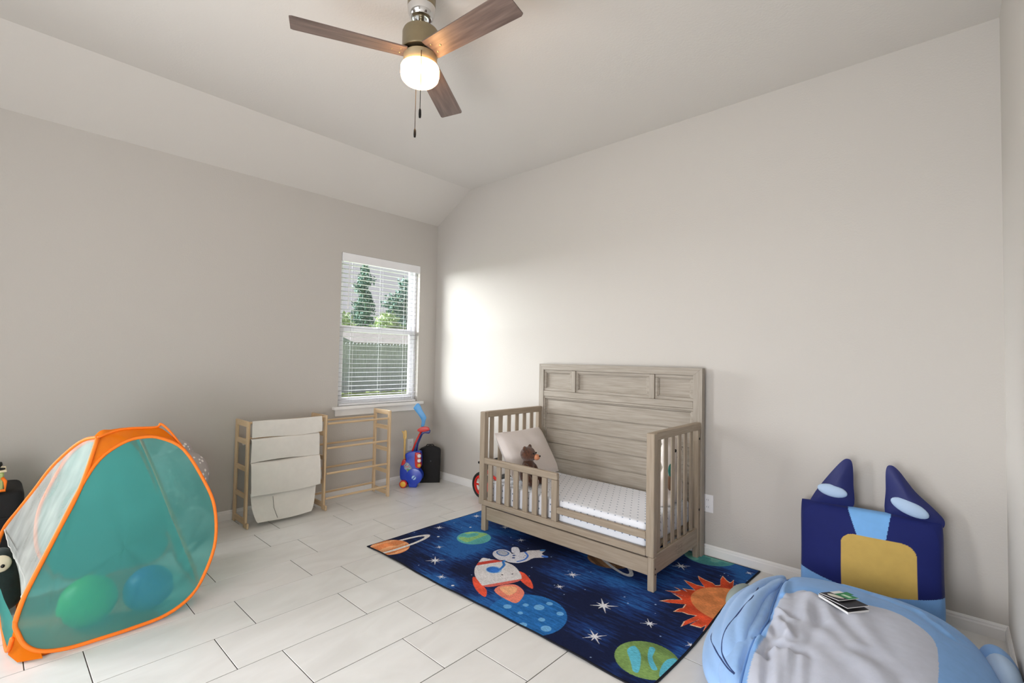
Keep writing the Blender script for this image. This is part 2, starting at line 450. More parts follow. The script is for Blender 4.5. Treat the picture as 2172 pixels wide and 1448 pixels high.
# trees
def leaf_cloud(mb, blobs, n, size, rnd):
    tot = sum(b[3] * b[4] for b in blobs)
    for (x, y, z, rx, rz) in blobs:
        k = int(n * rx * rz / tot)
        for i in range(k):
            while True:
                d = Vector((rnd.uniform(-1, 1), rnd.uniform(-1, 1), rnd.uniform(-1, 1)))
                if d.length < 1: break
            d = d * (0.55 + .45 * rnd.random())
            p = Vector((x + d.x * rx, y + d.y * rx, z + d.z * rz * 1.3))
            R_ = Euler((rnd.uniform(0, 6.3), rnd.uniform(0, 6.3), rnd.uniform(0, 6.3))).to_matrix()
            s_ = size * rnd.uniform(.6, 1.3)
            mb.add([p + R_ @ Vector(q) * s_ for q in ((-1, 0, 0), (0, -.5, .1), (1, 0, 0), (0, .5, .1))], [(0, 1, 2, 3)])
M_leafA = mat('pine_foliage', (92, 130, 116), .8, col2=(54, 88, 76), scale=1.5, coords='Position')
M_leafB = mat('oak_foliage', (112, 140, 92), .8, col2=(66, 98, 78), scale=1.5, coords='Position')
M_leafC = mat('light_foliage', (160, 182, 120), .8, col2=(112, 140, 92), scale=1.5, coords='Position')
M_bark = mat('bark', (92, 80, 70), .9, var=.2, scale=6)
def tree(label, x, y, htop, blobs, n, size, ml, seed):
    rnd = random.Random(seed)
    t = thing('tree', label, 'tree', (x, y, -.2), 'trees beyond the fence')
    MB().tube([(x, y, -.2), (x + .1, y + .05, htop * .5), (x, y, htop * .93)], [.22, .15, .04], 8).build('trunk', M_bark, t)
    mb = MB(); leaf_cloud(mb, [(x + a, y + b, c_, d, e) for (a, b, c_, d, e) in blobs], n, size, rnd)
    mb.build('foliage', ml, t, kind='stuff')
tree('tall narrow dark green tree left of center beyond the neighbor house', -28.4, 15.7, 8.1,
     [(0, 0, 7.7, .40, .5), (0, .15, 7.0, .8, .45), (.1, -.35, 6.3, .7, .5), (0, .2, 5.6, .7, .5), (0, 0, 4.9, 1.05, .7), (0, -.1, 4.0, 1.2, .8), (0, 0, 3.1, 1.3, .9), (0, -.5, 2.2, 1.4, .8)], 4200, .12, M_leafA, 1)
tree('broad blue-green tree at the right of the window view', -28.4, 19.3, 7.4,
     [(0, 0, 7.1, .7, .5), (.2, .3, 6.2, 1.1, .8), (-.2, -.6, 5.4, 1.3, .9), (0, .5, 4.5, 1.6, 1.0), (0, -.2, 3.3, 1.7, 1.1), (0, 0, 2.2, 1.6, .9)], 4600, .13, M_leafA, 2)
tree('green tree cut by the left edge of the window', -32.0, 14.4, 7.2,
     [(0, 0, 6.5, .9, .8), (0, .2, 5.3, 1.2, 1.0), (0, 0, 3.9, 1.5, 1.1), (0, 0, 2.5, 1.6, 1.0)], 3200, .14, M_leafB, 3)
tree('low pale green tree between the two dark trees', -24.6, 15.4, 4.0,
     [(0, 0, 3.6, 1.0, .7), (0, .6, 2.9, 1.2, .7), (0, -.8, 2.6, 1.2, .8), (0, 0, 2.0, 1.5, .6)], 2600, .13, M_leafC, 4)
tree('low pale green tree left of the tall dark tree', -24.6, 11.7, 3.7,
     [(0, 0, 3.3, 1.1, .7), (0, .7, 2.7, 1.1, .7), (0, -.6, 2.4, 1.3, .8)], 2200, .13, M_leafC, 5)

# ------------------------------------------------------------------ ceiling fan
FC = Vector((2.400, -2.040, 0))
M_brass = mat('brushed_bronze_nickel', (150, 138, 112), .32, metal=.9, var=.05, scale=30)
M_chrome = mat('chrome', (220, 220, 220), .12, metal=1.0)
M_kit = mat('satin_bronze', (176, 160, 128), .45, metal=.25, var=.04, scale=30)
M_glow = emis('lit_frosted_glass', (1.0, .53, .20), 24.0)
def blade_mat():
    m = mat('fan_blade_wood', (122, 104, 96), .45, col2=(86, 71, 65), scale=60, stretch=(.08, 1, 1), bump=.1, bscale=80, detail=6)
    return m
M_blade = blade_mat()
fan = thing('ceiling_fan', 'three-blade ceiling fan with dark wood blades, lit glass lamp and pull chains', 'ceiling fan', (FC.x, FC.y, 2.6))
MF = Matrix.Translation((FC.x, FC.y, 0))
MB().lathe([(.001, 2.984), (.0655, 2.984), (.066, 3.010), (.0645, 3.013), (.0645, 3.017), (.066, 3.020), (.066, 3.085), (.001, 3.085)], 40, MF).build('canopy', M_brass, fan, smooth=35)
MB().lathe([(.052, 2.936), (.058, 2.943), (.063, 2.958), (.0655, 2.9838), (.050, 2.9838)], 40, MF).build('canopy_cup', M_chrome, fan, smooth=35)
MB().lathe([(.022, 2.940), (.026, 2.932), (.040, 2.929), (.050, 2.933), (.0525, 2.938), (.040, 2.945)], 40, MF).build('canopy_ring', M_chrome, fan, smooth=35)
MB().lathe([(.0126, 2.940), (.022, 2.942), (.022, 2.950), (.0126, 2.950)], 24, MF).build('rod_collar', M_dark, fan, smooth=35)
MB().lathe([(.0125, 2.87), (.0125, 2.935)], 20, MF).build('downrod', M_brass, fan, smooth=40)
MB().lathe([(.001, 2.768), (.086, 2.768), (.088, 2.772), (.088, 2.778), (.0865, 2.782), (.0865, 2.856), (.082, 2.868), (.070, 2.875), (.025, 2.880), (.001, 2.880)], 48, MF).build('motor_housing', M_brass, fan, smooth=35)
MB().lathe([(.001, 2.690), (.077, 2.690), (.079, 2.694), (.079, 2.748), (.076, 2.753), (.001, 2.753)], 48, MF).build('light_kit', M_kit, fan, smooth=35)
MB().lathe([(.001, 2.620), (.050, 2.622), (.074, 2.629), (.086, 2.642), (.0905, 2.660), (.0905, 2.690), (.088, 2.697), (.0792, 2.699)], 48, MF).build('glass_shade', M_glow, fan, smooth=40)
for k in range(3):
    a = math.radians(4.4 + 120 * k)
    Rz = Matrix.Translation((FC.x, FC.y, 2.757)) @ Matrix.Rotation(a, 4, 'Z') @ Matrix.Rotation(math.radians(-11), 4, 'X')
    poly = [(.070, -.055), (.555, -.064), (.566, -.058), (.566, .058), (.555, .064), (.070, .055)]
    mb = MB().prism(poly, lambda x, y: (x, y, -.003), lambda x, y: (x, y, .003))
    me = bpy.data.meshes.new('blade'); me.from_pydata(mb.v, [], mb.f); me.materials.append(M_blade)
    o = bpy.data.objects.new('blade', me); COL.objects.link(o); o.parent = fan
    o.matrix_local = Matrix.Translation(-fan.location) @ Rz
    ir = MB()
    ir.box(.050, .150, -.028, .028, .003, .007)
    irm = bpy.data.meshes.new('blade_iron'); irm.from_pydata(ir.v, [], ir.f); irm.materials.append(M_brass)
    q = bpy.data.objects.new('blade_iron', irm); COL.objects.link(q); q.parent = o
    for (sx, sy) in ((.095, -.022), (.095, .022), (.135, 0)):
        sc = MB().lathe([(.001, -.0060), (.004, -.0055), (.006, -.003)], 10, Matrix.Translation((sx, sy, 0)))
        sm = bpy.data.meshes.new('screw'); sm.from_pydata(sc.v, [], sc.f); sm.materials.append(M_brass)
        q = bpy.data.objects.new('screw', sm); COL.objects.link(q); q.parent = o
def chain(px, py, z0, z1, mpull):
    ch = MB().tube([(px, py, z0), (px, py, z1)], .0016, 6).build('pull_chain', M_dark, fan)
    MB().lathe([(.001, z1 - .045), (.005, z1 - .043), (.0062, z1 - .03), (.0055, z1 - .008), (.002, z1)], 12, Matrix.Translation((px, py, 0))).build('chain_pull', mpull, ch, smooth=40)
vd = Vector((cam.location.x - FC.x, cam.location.y - FC.y, 0)).normalized()      # towards the middle of the room
sd = Vector((-vd.y, vd.x, 0))
pc = FC + vd * .0945 + sd * .004; MB().cyl((pc.x - vd.x * .012, pc.y - vd.y * .012, 2.722), (pc.x, pc.y, 2.722), .003, 8).build('chain_arm', M_brass, fan)
chain(pc.x, pc.y, 2.722, 2.452, M_dark)
pc = FC - vd * .0945 - sd * .018; MB().cyl((pc.x + vd.x * .012, pc.y + vd.y * .012, 2.722), (pc.x, pc.y, 2.722), .003, 8).build('chain_arm', M_brass, fan)
chain(pc.x, pc.y, 2.722, 2.445, M_dark)

# ------------------------------------------------------------------ outlets
def outlet(name, label, M):
    o = thing(name, label, 'outlet', M @ Vector((0, 0, -.06)), 'wall outlets')
    MB().box(-.036, .036, -.006, 0, -.060, .060, .002, M).build('cover_plate', M_white, o)
    for zz in (-.024, .024):
        r = MB().box(-.017, .017, -.0075, -.005, zz - .014, zz + .014, .001, M).build('receptacle', M_white, o)
        k = MB()
        for xx in (-.006, .006): k.box(xx - .001, xx + .001, -.0079, -.0074, zz - .004, zz + .006, 0, M)
        k.build('slot', M_dark, r)
    return o
outlet('wall_outlet', 'white wall outlet right of the bed headboard', Matrix.Translation((3.012, 0, .352)))
outlet('wall_outlet', 'white wall outlet behind the toy golf cart in the corner', Matrix.Translation((0, -.305, .382)) @ Matrix.Rotation(math.radians(90), 4, 'Z'))

# ------------------------------------------------------------------ space rug
RX0, RX1, RY0, RY1, RZ = 1.255, 3.345, -1.556, -0.030, 0.007
STRIPES = [[(3.147, -1.361), (3.153, -1.311), (3.195, -1.335), (3.232, -1.394), (3.26, -1.464), (3.241, -1.474), (3.2, -1.424)], [(3.209, -1.271), (3.234, -1.267), (3.255, -1.334), (3.307, -1.392), (3.288, -1.407), (3.24, -1.348)], [(3.314, -1.377), (3.305, -1.308), (3.327, -1.268), (3.345, -1.293), (3.339, -1.353), (3.355, -1.422), (3.336, -1.43)]]
def make_rug():
    nx, ny = 880, 642
    xs = np.linspace(RX0, RX1, nx); ys = np.linspace(RY0, RY1, ny)
    X, Y = np.meshgrid(xs, ys); X = X.ravel(); Y = Y.ravel()
    rng = np.random.default_rng(3)
    def blur_noise(cx, cy):
        a = rng.random((cy + 2, cx + 2))
        fx = (X - RX0) / (RX1 - RX0) * cx; fy = (Y - RY0) / (RY1 - RY0) * cy
        ix = np.clip(fx.astype(int), 0, cx); iy = np.clip(fy.astype(int), 0, cy)
        tx = fx - ix; ty = fy - iy; tx = tx * tx * (3 - 2 * tx); ty = ty * ty * (3 - 2 * ty)
        return (a[iy, ix] * (1 - tx) + a[iy, ix + 1] * tx) * (1 - ty) + (a[iy + 1, ix] * (1 - tx) + a[iy + 1, ix + 1] * tx) * ty
    L = lambda *c: np.array(srgb(*c)[:3])
    lo = blur_noise(5, 4) * .6 + blur_noise(11, 8) * .4
    streak = blur_noise(14, 160) * .5 + blur_noise(60, 200) * .5
    navy, blue, mid = L(16, 27, 62), L(42, 100, 170), L(26, 54, 112)
    t = np.clip((lo - .38) / .35 + (streak - .5) * .9, 0, 1)[:, None]
    col = np.where(t < .5, navy + (mid - navy) * t * 2, mid + (blue - mid) * (t * 2 - 1))
    def paint(mask, c, tex=0.0, tn=None):
        c = L(*c)
        cc = np.repeat(c[None], mask.sum(), 0)
        if tex: cc = cc * (1 + tex * ((streak if tn is None else tn)[mask, None] - .5) * 2)
        col[mask] = np.clip(cc, 0, 1)
    def circ(cx, cy, r, r2=None): return ((X - cx) / r) ** 2 + ((Y - cy) / (r2 or r)) ** 2 < 1
    def ell(cx, cy, a, b, ang):
        ca, sa = math.cos(ang), math.sin(ang); u = (X - cx) * ca + (Y - cy) * sa; v_ = -(X - cx) * sa + (Y - cy) * ca
        return (u / a) ** 2 + (v_ / b) ** 2
    def poly(pts):
        pts = np.array(pts); m = np.zeros(len(X), bool)
        bb = (X >= pts[:, 0].min()) & (X <= pts[:, 0].max()) & (Y >= pts[:, 1].min()) & (Y <= pts[:, 1].max())
        x, y_ = X[bb], Y[bb]; ins = np.zeros(len(x), bool); n = len(pts)
        for i in range(n):
            x1, y1 = pts[i]; x2, y2 = pts[(i + 1) % n]
            if y1 == y2: continue
            c_ = ((y1 > y_) != (y2 > y_)) & (x < (x2 - x1) * (y_ - y1) / (y2 - y1) + x1); ins ^= c_
        m[np.where(bb)[0][ins]] = True; return m
    def sm(pts, n=6): return catmull(pts, n)
    blotch = blur_noise(40, 30)
    # far specks
    for i in range(70):
        paint(circ(rng.uniform(RX0, RX1), rng.uniform(RY0, RY1), rng.uniform(.003, .005)), (150, 175, 215))
    # blue moon with craters
    paint(circ(2.625, -1.452, .205), (38, 108, 178), .35)
    for (x, y_, r) in [(2.627, -1.358, .028), (2.745, -1.330, .019), (2.778, -1.491, .026), (2.675, -1.545, .02), (2.712, -1.443, .018), (2.592, -1.471, .014), (2.643, -1.288, .018), (2.501, -1.47, .022), (2.56, -1.39, .016)]:
        paint(circ(x, y_, r), (110, 172, 222), .1)
    # orange ringed planet in the corner
    def ringed(cx, cy, r, ra, rb, ang, c1, c2):
        paint(circ(cx, cy, r), c1, .35, blotch)
        band = circ(cx, cy, r) & (np.sin(((X - cx) * math.sin(ang) - (Y - cy) * math.cos(ang)) * 60 + 2 * blotch) > .6)
        paint(band, c2, .2, blotch)
        e = ell(cx, cy, ra, rb, ang); ei = ell(cx, cy, ra * .86, rb * .66, ang)
        ca, sa = math.cos(ang), math.sin(ang)
        front = (-(X - cx) * sa + (Y - cy) * ca) < 0
        paint((e < 1) & (ei > 1) & (front | ~circ(cx, cy, r)), (224, 222, 220), .08)
    ringed(1.385, -1.462, .135, .34, .075, math.radians(88), (226, 140, 88), (240, 176, 128))
    # teal planet
    m = circ(1.668, -.930, .124); paint(m, (104, 188, 186), .25, blotch)
    paint(m & (blotch > .58), (150, 200, 132), .2)
    # rocket
    paint(poly(sm([(2.123, -1.362), (2.150, -1.352), (2.225, -1.385), (2.300, -1.421), (2.343, -1.478), (2.27, -1.463), (2.19, -1.42)])), (240, 92, 66), .2, blotch)
    paint(poly(sm([(2.262, -1.120), (2.302, -1.105), (2.38, -1.14), (2.440, -1.185), (2.469, -1.224), (2.40, -1.212), (2.32, -1.175)])), (240, 92, 66), .2, blotch)
    paint(poly(sm([(2.325, -1.385), (2.315, -1.324), (2.360, -1.258), (2.43, -1.268), (2.480, -1.310), (2.512, -1.406), (2.45, -1.418), (2.38, -1.41)])), (238, 138, 116), .15, blotch)
    paint(poly(sm([(2.330, -1.345), (2.345, -1.305), (2.390, -1.275), (2.425, -1.31), (2.428, -1.371), (2.38, -1.37)])), (246, 182, 138), .1)
    hull = [(1.966, -1.127), (2.015, -1.108), (2.062, -1.085), (2.160, -1.068), (2.26, -1.105), (2.351, -1.187), (2.32, -1.30), (2.264, -1.393), (2.19, -1.375), (2.114, -1.336), (2.05, -1.28), (2.012, -1.225), (1.985, -1.175)]
    hm = poly(sm(hull, 4)); paint(hm, (222, 220, 222), .08, blotch)
    d = np.array([2.31, -1.29]) - np.array([1.966, -1.127]); d /= np.linalg.norm(d); s_ = (X - 1.966) * d[0] + (Y + 1.127) * d[1]
    paint(hm & (s_ > .055) & (s_ < .095), (206, 74, 62), .15); paint(hm & (s_ > .362), (220, 110, 100), .1)
    paint(ell(2.14, -1.203, .052, .047, 0) < 1, (150, 190, 230)); paint(ell(2.138, -1.205, .043, .038, 0) < 1, (52, 112, 196), .4, blotch)
    for p in [(2.225, -1.215), (2.262, -1.165)]: paint(circ(*p, .006), (60, 60, 70))
    # tether
    tp = np.array(catmull([(2.165, -1.175), (2.14, -1.11), (2.105, -1.08), (2.10, -1.05)], 14, False))
    for p in tp: paint(circ(p[0], p[1], .009), (62, 128, 205))
    # astronaut
    W_ = (214, 216, 226)
    paint(poly(sm([(1.944, -1.0), (1.952, -.945), (2.0, -.925), (2.06, -.948), (2.10, -1.0), (2.08, -1.068), (2.03, -1.07), (1.975, -1.045)])), W_, .1)
    paint(poly(sm([(1.957, -.993), (1.966, -.948), (2.01, -.938), (2.048, -.96), (2.05, -1.01), (2.0, -1.02)])), (84, 120, 178), .1)
    paint(poly(sm([(1.965, -.986), (1.973, -.952), (2.008, -.946), (2.038, -.965), (2.04, -1.0), (2.0, -1.008)])), (176, 182, 198), .1)
    paint(poly(sm([(2.055, -.965), (2.075, -.905), (2.116, -.838), (2.165, -.86), (2.205, -.935), (2.185, -1.02), (2.12, -1.058), (2.07, -1.03)])), W_, .1)
    paint(poly(sm([(2.048, -.93), (1.998, -.885), (1.985, -.858), (2.003, -.838), (2.03, -.845), (2.082, -.895)])), W_, .1)
    paint(poly(sm([(2.10, -.845), (2.135, -.785), (2.165, -.742), (2.185, -.75), (2.20, -.80), (2.245, -.815), (2.25, -.84), (2.21, -.885), (2.19, -.935)])), (210, 206, 208), .1)
    paint(ell(2.168, -.752, .022, .015, 1.2) < 1, (70, 130, 190)); paint(ell(2.243, -.823, .024, .016, .4) < 1, (70, 120, 210))
    pb = np.array(catmull([(2.105, -.862), (2.155, -.895), (2.178, -.955), (2.165, -1.01)], 12, False))
    for p in pb: paint(circ(p[0], p[1], .007), (70, 120, 205))
    for p in [(2.085, -.955), (2.108, -.985)]: paint(circ(*p, .011), (70, 90, 140))
    for p in [(2.14, -.905), (2.15, -.93)]: paint(circ(*p, .005), (120, 120, 140))
    # brown ringed planet, mostly under the bed
    ringed(2.575, -.535, .155, .27, .07, math.radians(-33), (160, 120, 84), (120, 88, 62))
    # teal planet at the back edge
    m = circ(3.03, -.02, .165); paint(m, (84, 158, 158), .25, blotch); paint(m & (blotch > .62), (120, 184, 172), .2)
    # teal patch at the back left
    m = circ(2.0, -.12, .2); paint(m, (90, 170, 190), .25, blotch)
    # striped green planet
    m = circ(3.243, -1.362, .137); paint(m, (122, 154, 88), .3, blotch)
    for b_ in STRIPES:
        paint(m & poly(sm(b_)), (96, 186, 208), .15, blotch)
    # sun
    sc = np.array([3.345, -.645]); pts = []
    rays = [(3.342, -.985), (3.246, -.994), (3.164, -.886), (3.066, -.831), (3.040, -.70), (3.059, -.625), (3.066, -.501), (3.103, -.387), (3.210, -.281), (3.278, -.291), (3.40, -.28)]
    outl = []
    for i, rp in enumerate(rays):
        rp = np.array(rp); v_ = rp - sc; pl = np.array([-v_[1], v_[0]]) / np.linalg.norm(v_)
        b1 = sc + v_ * .68 + pl * .055; b2 = sc + v_ * .66 - pl * .055; bend = sc + v_ * .86 - pl * .022
        bend2 = sc + v_ * .86 + pl * .012
        outl += [b1, bend2 + 0 * v_, rp, bend, b2]
    outl = [tuple(p) for p in outl][::1]
    outl = sorted([tuple(p) for p in outl], key=lambda p: math.atan2(p[1] - sc[1], -(p[0] - sc[0])))
    big = [(sc[0] + (p[0] - sc[0]) * 1.035, sc[1] + (p[1] - sc[1]) * 1.035) for p in outl]
    paint(poly([tuple(sc + [.2, -.4])] + big + [tuple(sc + [.2, .4])]), (238, 196, 160))
    paint(poly([tuple(sc + [.2, -.4])] + outl + [tuple(sc + [.2, .4])]), (214, 78, 44), .35, blotch)
    paint(circ(3.365, -.612, .205), (226, 140, 84), .25, blotch)
    # stars
    def star(cx, cy, r, rot, c=(226, 228, 234)):
        pts = []
        for i in range(16):
            a = rot + i * math.pi / 8
            rr = r * (1.0 if i % 4 == 0 else .62 if i % 4 == 2 else .2)
            pts.append((cx + rr * math.cos(a), cy + rr * math.sin(a)))
        paint(poly(pts), c)
    for (x, y_, r) in [(1.331, -.977, .045), (1.624, -1.218, .034), (1.776, -1.374, .068), (1.984, -1.489, .036), (1.330, -.588, .05), (1.941, -.719, .04), (1.678, -.609, .045), (2.531, -.913, .05), (2.566, -1.093, .036), (2.863, -1.100, .078), (3.118, -1.088, .046), (2.985, -1.377, .062), (2.960, -.318, .066), (3.336, -1.121, .03), (3.307, -.112, .03)]:
        star(x, y_, r, .75 + (x * 7 % .6) - .3)
    for p in [(2.117, -1.512), (1.49, -.80), (1.47, -1.10)]: paint(circ(*p, .009), (220, 226, 236))
    # dark woven border
    e = np.minimum(np.minimum(X - RX0, RX1 - X), np.minimum(Y - RY0, RY1 - Y)); paint(e < .006, (16, 18, 30))
    # geometry, with the slight curl of the edges
    wob = .006 * np.exp(-((Y - RY0) / .03)) * (1 + np.sin(X * 9) + .6 * np.sin(X * 23 + 1)) * .6
    yy = Y + .006 * np.sin(X * 5.3) * np.clip(1 - (Y - RY0) / .4, 0, 1)
    xx = X + .010 * np.sin((Y + 1.5) * 4.6) * np.clip((X - RX1 + .5) / .5, 0, 1) + .005 * np.sin(Y * 8) * np.clip(1 - (X - RX0) / .3, 0, 1)
    zz = RZ + wob * .5
    co = np.stack([xx - 2.3, yy + .8, zz], 1)
    idx = np.arange(nx * ny).reshape(ny, nx)
    q = np.stack([idx[:-1, :-1], idx[:-1, 1:], idx[1:, 1:], idx[1:, :-1]], -1).reshape(-1, 4)
    me = bpy.data.meshes.new('pile')
    me.vertices.add(len(co)); me.vertices.foreach_set('co', co.ravel())
    me.loops.add(q.size); me.loops.foreach_set('vertex_index', q.ravel().astype(np.int32))
    me.polygons.add(len(q)); me.polygons.foreach_set('loop_start', np.arange(0, q.size, 4, dtype=np.int32))
    me.update(calc_edges=True)
    at = me.color_attributes.new('Col', 'FLOAT_COLOR', 'POINT')
    at.data.foreach_set('color', np.concatenate([col, np.ones((len(col), 1))], 1).astype(np.float32).ravel())
    me.polygons.foreach_set('use_smooth', [True] * len(me.polygons))
    me.materials.append(attr_mat('rug_pile', .95, 260, .28, (.25, 1, 1), .35, 500, .0))
    rug = thing('area_rug', 'dark blue space rug with rocket, planets, sun and white stars on the tile floor', 'rug', (2.3, -.8, 0))
    o = bpy.data.objects.new('pile', me); COL.objects.link(o); o.parent = rug
    # bound edge
    edge = [idx[0, i] for i in range(0, nx, 12)] + [idx[j, -1] for j in range(0, ny, 12)] + [idx[-1, i] for i in range(nx - 1, 0, -12)] + [idx[j, 0] for j in range(ny - 1, 0, -12)]
    MB().tube([(co[i][0] + 2.3, co[i][1] - .8, co[i][2] - .0032) for i in edge], .0034, 6, closed=True).build('edge_binding', mat('rug_binding', (16, 18, 28), .9), rug, smooth=True)
make_rug()

# ------------------------------------------------------------------ toddler bed
ZR = RZ
bed = thing('toddler_bed', 'greige wooden toddler bed with tall panelled headboard and slatted guard rail', 'bed', (2.28, -.42, ZR))
X_, Y_, Z_ = M_cw
YFR = -.785
def bpart(name, box, m, bev=.003, parent=None, **k):
    return MB().box(*box, bev).build(name, m, parent or bed, **k)
# headboard
hb = MB(); hx0, hx1, hy0, hy1 = 1.565, 2.997, -.078, -.030
MB().prism([(hx0, ZR), (hx0 + .050, ZR), (hx0 + .050, 1.226), (hx0, 1.277)], lambda x, z: (x, hy0, z), lambda x, z: (x, hy1, z)).build('headboard_stile', M_hbz, bed)
MB().prism([(hx1, ZR), (hx1 - .062, ZR), (hx1 - .062, 1.226), (hx1, 1.277)], lambda x, z: (x, hy0, z), lambda x, z: (x, hy1, z)).build('headboard_stile', M_hbz, bed)
MB().prism([(hx0 + .0008, 1.277), (hx1 - .0008, 1.277), (hx1 - .0625, 1.2265), (hx0 + .0505, 1.2265)], lambda x, z: (x, hy0, z), lambda x, z: (x, hy1, z)).build('headboard_top_rail', M_hb, bed)
ix0, ix1 = hx0 + .050, hx1 - .062
bpart('headboard_backing', (ix0, ix1, -.050, -.034, .20, 1.226), M_hb, 0)
def ring(mb, x0, x1, z0, z1, w_, ya, yb, bev=.002):
    mb.box(x0, x1, ya, yb, z1 - w_, z1, bev); mb.box(x0, x1, ya, yb, z0, z0 + w_, bev)
    mb.box(x0, x0 + w_, ya, yb, z0 + w_, z1 - w_, bev); mb.box(x1 - w_, x1, ya, yb, z0 + w_, z1 - w_, bev)
bpart('headboard_cross_rail', (ix0, ix1, -.076, -.050, .996, 1.045), M_hb)
for (a, b_) in ((1.912, 1.951), (2.608, 2.650)):
    bpart('headboard_divider', (a, b_, -.080, -.050, 1.046, 1.224), M_hbz, .003)
for (a, b_) in ((ix0, 1.912), (1.951, 2.608), (2.650, ix1)):
    mb = MB(); ring(mb, a + .0005, b_ - .0005, 1.0455, 1.2255, .022, -.070, -.050); ring(mb, a + .022, b_ - .022, 1.067, 1.204, .008, -.064, -.050)
    pf = mb.build('panel_frame', M_hb, bed)
    MB().box(a + .030, b_ - .030, -.055, -.0495, 1.075, 1.196).build('panel', M_hb, pf)
mb = MB(); ring(mb, ix0, ix1, .30, .9955, .016, -.072, -.050); ring(mb, ix0 + .016, ix1 - .016, .31, .979, .009, -.064, -.050)
mb.build('panel_frame', M_hb, bed)
zs = [.20, .350, .475, .598, .721, .846, .970]
for a, b_ in zip(zs[:-1], zs[1:]):
    bpart('plank', (ix0 + .025, ix1 - .025, -.058, -.0495, a + .0034, b_ - .0034), M_hb, .0022)
# end panels
for sx, (xa, xb), out in (('r', (2.945, 2.995), 1), ('l', (1.557, 1.607), -1)):
    bpart('front_post', (xa, xb, YFR, YFR + .047, .200, .905), Z_, .004)
    la = (2.955, 2.995) if sx == 'r' else (1.585, 1.630)
    leg = bpart('leg', (la[0], la[1], YFR + .004, YFR + .044, ZR, .1995), Z_, .004)
    xc = (xa + xb) / 2
    bpart('end_top_rail', (xc - .020, xc + .020, YFR + .0475, hy0 - .0005, .860, .907), Y_, .004)
    if sx == 'r': bpart('end_bottom_rail', (xc - .012, xc + .014, YFR + .0475, -.120, .092, .205), Y_, .003)
    else: bpart('end_bottom_rail', (xc - .012, xc + .014, YFR + .0475, -.120, .092, .205), Y_, .003)
    bpart('rear_post', (xc - .018, xc + .018, -.118, hy0 - .0005, ZR, .8598), Z_, .003)
    for (ya, yb) in ((-.704, -.655), (-.609, -.556), (-.506, -.458), (-.410, -.361), (-.316, -.267), (-.222, -.172)):
        bpart('slat', (xc - .003, xc + .006, ya + .003, yb - .003, .2052, .8598), Z_, .002)
    for (yy, zz) in ((-.098, .80), (-.098, .325)):
        MB().cyl((xc + out * .0175, yy, zz), (xc + out * .0205, yy, zz), .008, 12).build('bolt', M_dark, bed)
    if sx == 'r':
        for zz in (.135, .105): MB().cyl((2.9945, YFR + .024, zz), (2.997, YFR + .024, zz), .005, 10).build('bolt', M_dark, bed)
        # faint printed lines on the rail
        pr = MB()
        for i in range(7):
            zz = .178 - i * .009
            for (u0, u1) in ((-.470, -.462), (-.458, -.44), (-.436, -.40), (-.396, -.36)):
                if (i + int(u0 * 1000)) % 4: pr.box(xc + .0138, xc + .0144, u0 + .006 * (i % 3), u1, zz - .0016, zz + .0016)
        pr.build('printed_warning', mat('grey_print', (128, 118, 108), .7), bed)
# front rails
bpart('front_bottom_rail', (1.6075, 2.9445, YFR, YFR + .030, .200, .240), X_)
bpart('front_middle_rail', (2.3045, 2.9445, YFR, YFR + .028, .296, .336), X_)
bpart('guard_top_rail', (1.6075, 2.304, YFR - .001, YFR + .030, .512, .558), X_, .005)
bpart('guard_post', (2.258, 2.304, YFR - .001, YFR + .030, .2402, .5118), Z_)
for (a, b_) in ((1.647, 1.692), (1.736, 1.780), (1.822, 1.866), (1.907, 1.951), (1.996, 2.039), (2.084, 2.127), (2.170, 2.213)):
    bpart('guard_slat', (a, b_, YFR + .006, YFR + .022, .2402, .5118), Z_, .002)
bpart('apron', (1.631, 2.9545, YFR + .014, YFR + .034, .090, .187), X_)
bpart('mattress_support', (1.60, 2.95, -.74, -.085, .2055, .222), X_, .002)

# ------------------------------------------------------------------ mattress with dotted sheet
def sheet_mat():
    m = mat('dotted_sheet', (226, 229, 236), .85, bump=.3, bscale=18, bdist=.006, sheen=.2)
    nt = m.node_tree; N = nt.nodes; L = nt.links; p = N['Principled BSDF']
    tc = N.new('ShaderNodeTexCoord'); sp = N.new('ShaderNodeSeparateXYZ'); L.new(tc.outputs['Object'], sp.inputs[0])
    def math_(op, a, b=None):
        n = N.new('ShaderNodeMath'); n.operation = op
        for i, v_ in enumerate((a, b)):
            if v_ is None: continue
            if isinstance(v_, (int, float)): n.inputs[i].default_value = v_
            else: L.new(v_, n.inputs[i])
        return n.outputs[0]
    u = math_('ADD', sp.outputs[0], math_('MULTIPLY', sp.outputs[1], .5)); v_ = math_('ADD', sp.outputs[1], sp.outputs[2])
    def cell(a): return math_('SUBTRACT', math_('FRACT', math_('MULTIPLY', a, 1 / .050)), .5)
    a, b = cell(u), cell(v_)
    d = math_('ADD', math_('MULTIPLY', a, a), math_('MULTIPLY', b, b))
    mk = math_('LESS_THAN', d, .013)
    mx = N.new('ShaderNodeMix'); mx.data_type = 'RGBA'; L.new(mk, mx.inputs[0]); mx.inputs[6].default_value = srgb(228, 231, 238); mx.inputs[7].default_value = srgb(128, 142, 162)
    L.new(mx.outputs[2], p.inputs['Base Color'])
    return m
M_sheet = sheet_mat()
def soft_box(x0, x1, y0, y1, z0, z1, bev, seg=4):
    return MB().box(x0, x1, y0, y1, z0, z1, bev, seg=seg)
mt = thing('crib_mattress', 'crib mattress in a white sheet with small grey dots on the toddler bed', 'mattress', (2.28, -.41, .222))
mo = soft_box(1.625, 2.925, -.742, -.095, .222, .372, .035).build('mattress_body', M_sheet, mt, smooth=True)

